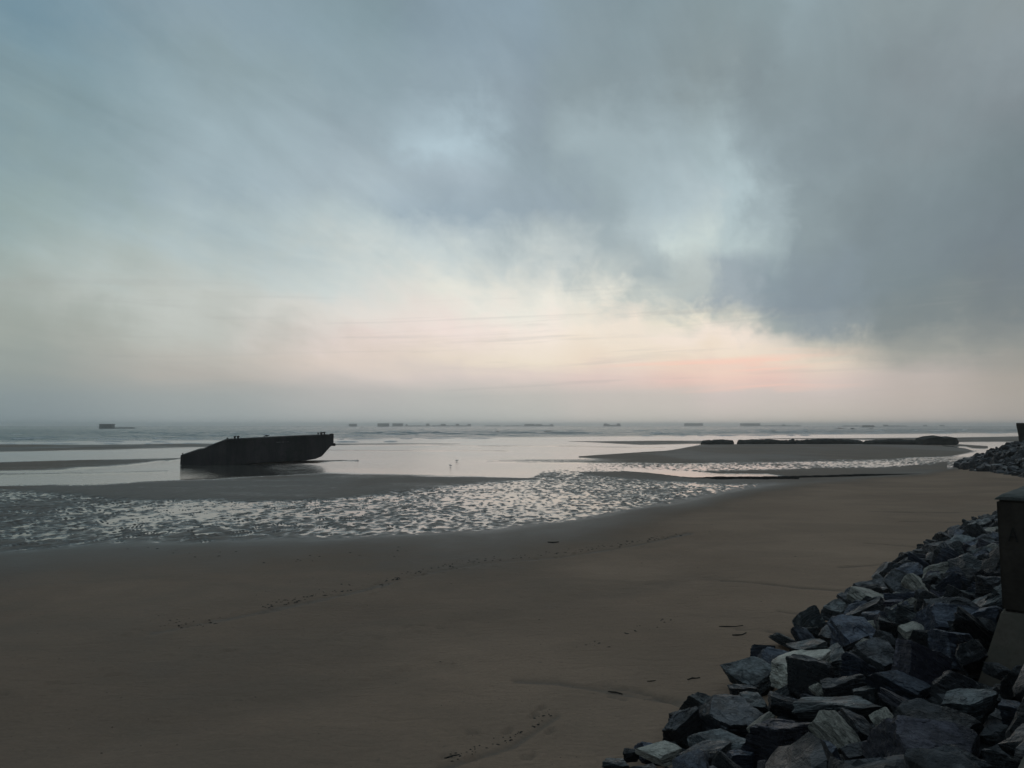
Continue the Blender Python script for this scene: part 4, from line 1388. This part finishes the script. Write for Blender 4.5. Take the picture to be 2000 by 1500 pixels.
G1 = 'slate boulders heaped against the seawall'
HAND = [  # u, v, w, h, tone, rot, label
    (1203, 1490, 56, 24, 'g', -10, 'greyish flat rock at the bottom edge, lowest leftmost stone of the heap'),
    (1232, 1472, 34, 18, 'd', 0, 'small dark stone touching the sand just above the lowest leftmost rock'),
    (1275, 1460, 78, 62, 'b', 15, 'dark navy upright boulder beside the sand near the bottom edge'),
    (1294, 1492, 92, 26, 'c', -5, 'cream topped boulder cut by the bottom edge of the picture'),
    (1330, 1398, 46, 30, 'd', 10, 'dark stone peeping out behind the pale edged slanting boulder'),
    (1342, 1414, 82, 58, 'd', -22, 'dark slanting boulder with a pale upper edge beside the sand'),
    (1375, 1374, 76, 44, 'g', 10, 'greenish black boulder at the sand, end of the drag marks'),
    (1440, 1402, 160, 66, 'd', 14, 'large black wedge shaped boulder with thin pale crest'),
    (1400, 1396, 44, 34, 'g', -20, 'small grey green crinkled stone left of the black wedge boulder'),
    (1470, 1322, 96, 36, 'g', 2, 'flat topped grey slab jutting out over the sand'),
    (1462, 1354, 70, 46, 'd', 8, 'rounded dark boulder just below the jutting grey slab'),
    (1522, 1298, 96, 46, 'b', 6, 'blue slate boulder with pale upper left edge beside the sand'),
    (1570, 1314, 122, 52, 'c', -16, 'brightest cream coloured split rock in the heap'),
    (1478, 1372, 54, 26, 'g', -8, 'small pale crumpled stone under the rounded dark boulder'),
    (1540, 1370, 84, 48, 'd', 12, 'black boulder directly below the brightest cream rock'),
    (1594, 1372, 60, 38, 'b', 20, 'blue ribbed boulder right below the cream rock'),
    (1412, 1446, 136, 44, 'g', -4, 'long grey topped slab near the bottom, right of the navy boulder'),
    (1384, 1472, 116, 54, 'd', -6, 'black block under the long grey topped slab'),
    (1491, 1428, 62, 50, 'c', -38, 'pale steeply slanting slab beside the large purple boulder'),
    (1530, 1444, 124, 92, 'p', 10, 'large purple brown boulder near the bottom centre of the heap'),
    (1450, 1486, 84, 40, 'b', 5, 'blue boulder with a teal fleck at the bottom edge'),
    (1556, 1490, 82, 34, 'g', 8, 'rounded grey green stone at the bottom edge beneath the purple boulder'),
    (1640, 1442, 92, 80, 'c', 34, 'large pale grey green cracked boulder near the bottom'),
    (1606, 1486, 74, 50, 'b', -10, 'blue grey boulder left under the pale cracked one'),
    (1700, 1476, 90, 70, 'd', -4, 'dark pointed brown black boulder at the bottom, right of the pale cracked one'),
    (1836, 1474, 200, 60, 'p', 4, 'very wide purple topped boulder at the bottom right'),
    (1732, 1420, 46, 52, 'c', 50, 'narrow tan stone wedged upright between dark boulders'),
    (1680, 1424, 70, 60, 'd', 10, 'dark block left of the wedged tan stone'),
    (1640, 1386, 170, 34, 'g', -12, 'long narrow pale slab rising to the right across the heap'),
    (1652, 1346, 90, 66, 'd', -8, 'dark boulder above the long narrow pale slab'),
    (1606, 1360, 46, 46, 'c', 40, 'steep pale striped flank left of the dark boulder above the long slab'),
    (1768, 1332, 136, 60, 'b', 20, 'blue grey triangular boulder in the middle of the heap'),
    (1782, 1374, 104, 44, 'p', 28, 'thin purple blade of rock under the triangular boulder'),
    (1698, 1356, 50, 36, 'g', -10, 'small teal grey stone left of the purple blade'),
    (1900, 1376, 116, 40, 'g', -16, 'boulder with a teal grey upper rim near the right edge'),
    (1840, 1418, 190, 90, 'd', 5, 'huge black boulder in deep shade above the wide purple one'),
    (1938, 1352, 46, 34, 'g', 30, 'small striped grey stone above the teal rimmed boulder'),
    (1985, 1388, 50, 36, 'b', 10, 'blue flecked stone at the right edge of the picture'),
    (1812, 1292, 116, 96, 'p', 36, 'dark purple steep sided boulder below the crinkled pale one'),
    (1718, 1286, 104, 62, 'd', -6, 'dark block with blue shelf on its upper left'),
    (1636, 1286, 84, 62, 'g', -26, 'boulder with streaky pale top slanting down to the left'),
    (1690, 1244, 104, 62, 'b', -14, 'large smooth blue grey boulder, upper middle of the heap'),
    (1786, 1240, 50, 34, 'c', -20, 'pale crinkled stone right of the smooth blue boulder'),
    (1870, 1252, 92, 68, 'b', 18, 'pale blue rock with a sharp point toward the concrete foot'),
    (1886, 1316, 116, 84, 'd', 20, 'dark speckled pointed boulder below the sharp pointed blue rock'),
    (1820, 1236, 60, 70, 'd', 12, 'near black upright boulder left of the sharp pointed blue rock'),
    (1952, 1300, 44, 40, 'd', 10, 'dark stone with a pale tip leaning on the concrete foot'),
    (1990, 1316, 44, 60, 'd', 0, 'black squared block in front of the concrete foot at the right edge'),
    (1581, 1233, 44, 20, 'g', -12, 'single stone lying apart on the sand beside the heap'),
    (1618, 1236, 30, 20, 'd', 10, 'small black stone between the single stone and the heap'),
    (1592, 1256, 34, 16, 'd', 0, 'small dark flat stone on the sand below the single one'),
    (1582, 1269, 70, 18, 'g', -8, 'thin flat slab with pale edge at the sand'),
    (1638, 1214, 42, 34, 'b', -30, 'pale edged blue stone above the small black one'),
    (1640, 1190, 60, 22, 'g', -16, 'pale streaked slab pointing to the sand, upper heap'),
    (1700, 1172, 76, 30, 'c', 14, 'pale roof shaped slab in the upper heap'),
    (1668, 1172, 44, 22, 'd', -14, 'dark leaning stone left of the pale roof shaped slab'),
    (1722, 1147, 96, 22, 'd', -12, 'long dark ribbed slab at the sand, upper heap'),
    (1782, 1120, 66, 34, 'b', -14, 'rounded blue boulder at the sand, upper heap'),
    (1884, 1140, 64, 30, 'g', 16, 'flat light blue grey slab left of the concrete wall'),
    (1908, 1182, 104, 48, 'b', 6, 'broad dark blue boulder against the concrete wall'),
    (1846, 1104, 38, 14, 'c', -16, 'small pale elongated stone, upper heap'),
    (1784, 1190, 26, 26, 'c', 50, 'small pale leaf shaped stone in the middle of the upper heap'),
    (1760, 1200, 30, 20, 'c', -35, 'small pale wedge stone left of the leaf shaped one'),
    (1831, 1148, 30, 14, 'g', 0, 'small lilac grey stone left of the flat light slab'),
    (1890, 1021, 14, 7, 'd', 0, 'tiny lone dark stone on the sand near the top of the heap'),
    (1926, 1010, 12, 8, 'd', 0, 'tiny dark stone at the sand beside the wall top of the heap'),
]
for u, v, w, h, tone, rot, lab in HAND:
    put_rock(u, v, w, h, tone, lab, rot=rot, group=G1)

# the rest of the heap
cands = []
rr = np.random.default_rng(21)
for s_ in np.arange(5.0, 47.0, 0.42):
    qt = np.interp(s_, TOE_S, TOE_Q)
    qe = -0.75 if s_ < BS0 - .4 or s_ > BS0 + 3.4 else BQ0 - 0.25
    for q_ in np.arange(qt + 0.42, qe, 0.44):
        ss = s_ + rr.uniform(-.2, .2); qq = q_ + rr.uniform(-.2, .2)
        x_, y_ = xy(ss, qq)
        sc = 0.20 + 0.22 * rr.random() ** 1.3 + (0.10 if rr.random() < .15 else 0)
        if qq < qt + .5:
            sc *= rr.uniform(.45, .95)
        z_ = float(heap_near(x_, y_)) + rr.uniform(-.06, .10)
        cands.append([x_, y_, max(z_, 0.26), sc, 'near', qq - qt])
fx0, fx1 = 36, 64
for x_ in np.arange(fx0, fx1, 0.62):
    for y_ in np.arange(54, 84, 0.70):
        xx = x_ + rr.uniform(-.3, .3); yy = y_ + rr.uniform(-.3, .3)
        z_ = float(heap_far(np.array([xx]), np.array([yy]))[0])
        if z_ < 0.02 or (xx > 49.2 and yy > 74.6):
            continue
        sc = 0.30 + 0.30 * rr.random() ** 1.4
        if rr.random() < .06: sc *= 1.4
        cands.append([xx, yy, z_ + rr.uniform(-.1, .16), sc, 'far', 1])
# broken chips lying along the foot of the heap
chips = []
for _ in range(300):
    ss = rr.uniform(6, 44); qq = np.interp(ss, TOE_S, TOE_Q) + rr.normal(.50, .13)
    x_, y_ = xy(ss, qq)
    zs_ = float(macro(np.array([x_]), np.array([y_]))[0][0])
    chips.append((x_, y_, zs_ + .005, tuple(rr.uniform(.02, .075) * rr.uniform(.7, 1.3, 3)), Euler(tuple(rr.uniform(0, 6.28, 3)))))
keep = []
for c in cands:
    x_, y_, z_, sc, heap, e = c
    if heap == 'near' and any((x_ - a) ** 2 + (y_ - b_) ** 2 < (0.80 * (r_ + sc)) ** 2 for a, b_, r_ in placed):
        # tuck a smaller one underneath instead of dropping it
        c[2] -= 0.36; c[5] = -9
        c[3] = sc * .8
    u, v = proj(x_, y_, z_)
    vis = (-20 < u < 2020) and v < 1530
    keep.append((sc / y_ if (vis and c[5] > -5) else 0.0, c))
keep.sort(key=lambda q: -q[0])
NIND = 296 - len(HAND)
TONES = ['d', 'd', 'b', 'b', 'p', 'g', 'd', 'b', 'g', 'c']
stuff = {'near': [], 'far': []}
USED = set()
MARKS = [(1205, 1488, 'lowest leftmost rock'), (1275, 1458, 'navy upright boulder'), (1342, 1414, 'pale edged slanting boulder'), (1440, 1400, 'black wedge boulder'),
         (1470, 1322, 'jutting grey slab'), (1522, 1298, 'blue boulder by the sand'), (1570, 1312, 'brightest cream rock'), (1412, 1446, 'long grey topped slab'),
         (1530, 1444, 'big purple brown boulder'), (1640, 1442, 'pale cracked boulder'), (1836, 1470, 'very wide purple boulder'), (1732, 1420, 'wedged tan stone'),
         (1640, 1386, 'long narrow pale slab'), (1768, 1332, 'blue triangular boulder'), (1900, 1376, 'teal rimmed boulder'), (1812, 1292, 'steep purple boulder'),
         (1718, 1286, 'dark shelf block'), (1636, 1286, 'streaky topped boulder'), (1690, 1244, 'smooth blue boulder'), (1786, 1240, 'pale crinkled stone'),
         (1870, 1252, 'sharp pointed blue rock'), (1886, 1316, 'speckled pointed boulder'), (1581, 1233, 'lone sand stone'), (1638, 1214, 'pale edged blue stone'),
         (1700, 1172, 'pale roof shaped slab'), (1722, 1147, 'long ribbed slab'), (1782, 1120, 'rounded blue boulder'), (1884, 1140, 'flat light blue slab'),
         (1908, 1182, 'broad boulder at the wall'), (1846, 1104, 'pale elongated stone'), (1784, 1190, 'leaf shaped stone'), (1890, 1021, 'tiny lone stone'),
         (1945, 1040, 'concrete wall top'), (1870, 1062, 'far end of the near heap')]
TN = {'d': 'blackish', 'b': 'blue grey', 'p': 'purplish', 'g': 'greenish grey', 'c': 'pale cream'}
FARM = [(1872, 915, 'left tip'), (1905, 905, 'upper left slope'), (1935, 888, 'crest'), (1975, 874, 'stones against the bastion'), (1940, 925, 'lower toe'), (1985, 935, 'lower right toe'), (1980, 905, 'middle right part')]


def filler_label(o, x_, y_, z_, sc, tone, heap, e):
    u, v = proj(np.array([x_]), np.array([y_]), np.array([z_]))
    u, v = float(u[0]), float(v[0])
    best = min(FARM if heap == 'far' else MARKS, key=lambda m_: math.hypot(m_[0] - u, (m_[1] - v) * 1.3))
    du, dv = u - best[0], v - best[1]
    if abs(du) > 2.2 * abs(dv): w = 'left of' if du < 0 else 'right of'
    elif abs(dv) > 2.2 * abs(du): w = 'above' if dv < 0 else 'below'
    else: w = ('upper ' if dv < 0 else 'lower ') + ('left of' if du < 0 else 'right of')
    r_ = math.hypot(du, dv)
    size = 'small' if sc < .27 else 'middling' if sc < .38 else 'larger'
    if heap == 'far':
        return f"{'small' if sc < .45 else 'larger'} black boulder {w} the {best[2]} of the far heap"
    near_ = 'just ' if r_ < 26 else 'a little ' if r_ < 55 else ''
    return f"{size} {TN[tone]} stone {near_}{w} the {best[2]}"


for i, (ap, c) in enumerate(keep):
    x_, y_, z_, sc, heap, e = c
    rot = Euler((R(rr.uniform(-42, 42)), R(rr.uniform(-42, 42)), rr.uniform(0, 6.28)))
    scl = (sc * rr.uniform(.95, 1.35), sc * rr.uniform(.8, 1.1), sc * rr.uniform(.75, 1.15))
    if i < NIND and ap > 0:
        tone = TONES[int(rr.integers(0, len(TONES)))]
        if heap == 'far' or (y_ < 11.5 and x_ * NX + y_ * NY > -2.6): tone = 'd'
        big = sc / y_ * 1500 > 26
        o = add_obj('boulder', rock_data('B' if big else 'M', int(rr.integers(0, 14)), tone))
        o.location = (x_, y_, z_); o.rotation_euler = rot; o.scale = scl
        lab = filler_label(o, x_, y_, z_, sc, tone, heap, e)
        tag(o, lab, 'rock', G1 if heap == 'near' else 'black boulders in the far heap')
    else:
        stuff[heap].append((x_, y_, z_, scl, rot))
_by = {}
for o in list(COL.objects):
    if o.name.startswith('boulder') and 'label' in o: _by.setdefault(o['label'], []).append(o)
for lab, os_ in _by.items():
    if len(os_) > 1:
        os_.sort(key=lambda q: q.location.x / q.location.y)
        words = [w for w in (('left one', 'right one') if len(os_) == 2 else ('leftmost', 'middle one', 'rightmost') if len(os_) == 3 else
                 ['leftmost'] + ['second from left', 'third from left', 'fourth from left', 'fifth from left'][:len(os_) - 2] + ['rightmost'])]
        for q, w_ in zip(os_, words + ['between others'] * 9):
            q['label'] = (lab + ', ' + w_)
            if len(q['label'].split()) > 16: q['label'] = q['label'].replace('a little ', '').replace('the ', '')
stuff['chips'] = chips
for heap, items in stuff.items():
    Vs, Fs, b0 = [], [], 0
    for k, (x_, y_, z_, scl, rot) in enumerate(items):
        src = MID if heap == 'near' and y_ > 18 else LOW
        p, f = src[k % len(src)]
        M_ = np.array(rot.to_matrix()) * np.array(scl)[None, :]
        Vs.append(p @ M_.T + np.array([x_, y_, z_])); Fs.append(f + b0); b0 += len(p)
    if Vs:
        o = add_obj('rubble', mesh_np('rubble', np.concatenate(Vs), np.concatenate(Fs)), ROCK['d'])
        tag(o, 'small dark stones filling the gaps of the near rock heap' if heap == 'near' else 'broken slate chips scattered along the foot of the near heap' if heap == 'chips' else 'mass of small black stones making up the far rock heap', 'rubble', kind='stuff')

# packed bed under the stones
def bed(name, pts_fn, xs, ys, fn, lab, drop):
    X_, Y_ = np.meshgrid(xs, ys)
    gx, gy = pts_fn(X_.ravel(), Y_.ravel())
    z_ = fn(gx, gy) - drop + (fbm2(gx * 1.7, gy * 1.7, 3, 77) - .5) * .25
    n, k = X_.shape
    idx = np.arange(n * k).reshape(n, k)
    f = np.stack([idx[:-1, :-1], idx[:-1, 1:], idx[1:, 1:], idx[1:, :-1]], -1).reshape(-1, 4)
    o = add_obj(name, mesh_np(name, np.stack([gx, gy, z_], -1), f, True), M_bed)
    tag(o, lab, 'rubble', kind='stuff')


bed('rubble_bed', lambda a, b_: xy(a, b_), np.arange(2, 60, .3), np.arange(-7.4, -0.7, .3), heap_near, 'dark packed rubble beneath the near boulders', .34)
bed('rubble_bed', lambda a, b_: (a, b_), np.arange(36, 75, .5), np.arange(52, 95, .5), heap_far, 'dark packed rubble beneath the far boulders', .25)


# ------------------------------------------------------------------ driftwood and weed on the sand
def zsand(u, v):
    z_ = 0.2
    for _ in range(3):
        p = at_z(u, v, z_)
        z_ = float(macro(np.array([p[0]]), np.array([p[1]]))[0][0])
    return at_z(u, v, z_)


def stick(pts, r_, label):
    r_ = r_ * .6
    P_ = [zsand(u, v) for u, v in pts]
    cc = P_[len(P_) // 2]
    out = []
    for i, p in enumerate(P_):
        out.append((p[0] - cc[0], p[1] - cc[1], p[2] - cc[2] + r_ * .4 + .006 * math.sin(i * 2.1)))
    rads = [r_ * (0.45 + 0.55 * math.sin(math.pi * (i + .7) / (len(out) + .4))) for i in range(len(out))]
    o = MB().tube(out, rads, 7).build('driftwood_stick', M_wood)
    o.location = tuple(cc)
    tag(o, label, 'driftwood', 'dark sticks lying on the sand')


stick([(1404, 1224), (1420, 1224.6), (1436, 1224), (1451, 1222)], .022, 'thin straight dark stick on the sand, upper of the two left of the single stone')
stick([(1430, 1241), (1440, 1241.5), (1450, 1240), (1457, 1236.5)], .028, 'short curved dark stick just below the thin straight one')
stick([(1343, 1328), (1352, 1325.5), (1360, 1325), (1367, 1324)], .022, 'short dark stick left of the jutting grey slab')
stick([(1264, 1331), (1273, 1331), (1281, 1329)], .014, 'smallest thin stick above the drag marks')
stick([(1188, 1351), (1203, 1353), (1216, 1355.5)], .018, 'dark stick beside the left part of the drag marks')
stick([(868, 1482), (884, 1478), (898, 1474)], .020, 'dark stick near the bottom centre of the beach')
stick([(1070, 1059.5), (1080, 1060.4), (1091, 1059)], .045, 'dark lump of wood on the sand right of centre, farthest out')


def weed_line():
    V, F = [], []
    paths = [([(310, 1222), (430, 1212)], 26, 6), ([(510, 1184), (560, 1176), (660, 1150), (690, 1146)], 60, 5), ([(740, 1141), (830, 1112), (950, 1092), (980, 1090)], 80, 4),
             ([(1000, 1088), (1090, 1081), (1200, 1064), (1250, 1058), (1330, 1042)], 80, 4), ([(860, 1484), (1000, 1440), (1090, 1380)], 46, 7),
             ([(1120, 1270), (1200, 1245), (1330, 1205)], 30, 6), ([(240, 1065), (520, 1095), (800, 1076)], 26, 6)]
    spots = []
    for pts, n, spr in paths:
        us = [p[0] for p in pts]; vs = [p[1] for p in pts]
        for _ in range(int(n * 1.0)):
            u = random.uniform(us[0], us[-1])
            spots.append((u, np.interp(u, us, vs) + random.gauss(0, spr * .75), random.uniform(.6, 1.6)))
    for _ in range(170):
        u = random.uniform(-50, 1700); v = 1085 + 420 * random.random() ** .9
        spots.append((u, v, random.uniform(.3, .9)))
    for _ in range(50):
        spots.append((random.uniform(1250, 1850), random.uniform(960, 1090), random.uniform(.3, .8)))
    U = np.array([q[0] for q in spots]); Vv = np.array([q[1] for q in spots])
    pz = np.array([at_z(u, v, .2) for u, v in zip(U, Vv)])
    for _ in range(2):
        z_, _d = macro(pz[:, 0].copy(), pz[:, 1].copy())
        pz = np.array([at_z(u, v, zz) for u, v, zz in zip(U, Vv, z_)])
    for (u, v, k), p in zip(spots, pz):
        s_, q_ = sq(p[0], p[1])
        if q_ > np.interp(s_, TOE_S, TOE_Q) - .15:
            continue
        r_ = 0.009 * k * (p[1] / 10) ** .8
        a = random.gauss(0.3, .5)
        n = 6
        L = r_ * random.uniform(1.2, 3.6)
        b0 = len(V)
        V.append((p[0], p[1], p[2] + r_ * .7))
        for i in range(n):
            th = 2 * math.pi * i / n
            x_, y_ = math.cos(th) * L * random.uniform(.6, 1.2), math.sin(th) * r_ * 1.6 * random.uniform(.6, 1.2)
            V.append((p[0] + x_ * math.cos(a) - y_ * math.sin(a), p[1] + x_ * math.sin(a) + y_ * math.cos(a), p[2] - .004))
        for i in range(n):
            F.append((b0, b0 + 1 + i, b0 + 1 + (i + 1) % n))
    o = add_obj('seaweed_scraps', mesh_py('seaweed_scraps', V, F), M_algae)
    tag(o, 'dark scraps of seaweed and shell strewn over the dry sand', 'seaweed', kind='stuff')


weed_line()

# ------------------------------------------------------------------ haze
m = bpy.data.materials.new('haze')
m.use_nodes = True
m.node_tree.nodes.clear()
hz = NT(m.node_tree)
pv = hz.node('ShaderNodeVolumePrincipled')
pv.inputs['Color'].default_value = (0.93, 0.95, 0.96, 1)
pv.inputs['Density'].default_value = 0.00040
pv.inputs['Anisotropy'].default_value = 0.7
ho = hz.node('ShaderNodeOutputMaterial')
m.node_tree.links.new(pv.outputs[0], ho.inputs['Volume'])
haze = MB().box(-5600, 5600, -5600, 5600, -2.0, 14).build('haze', m)
tag(haze, 'thin sea haze over the whole beach', 'haze', kind='stuff')
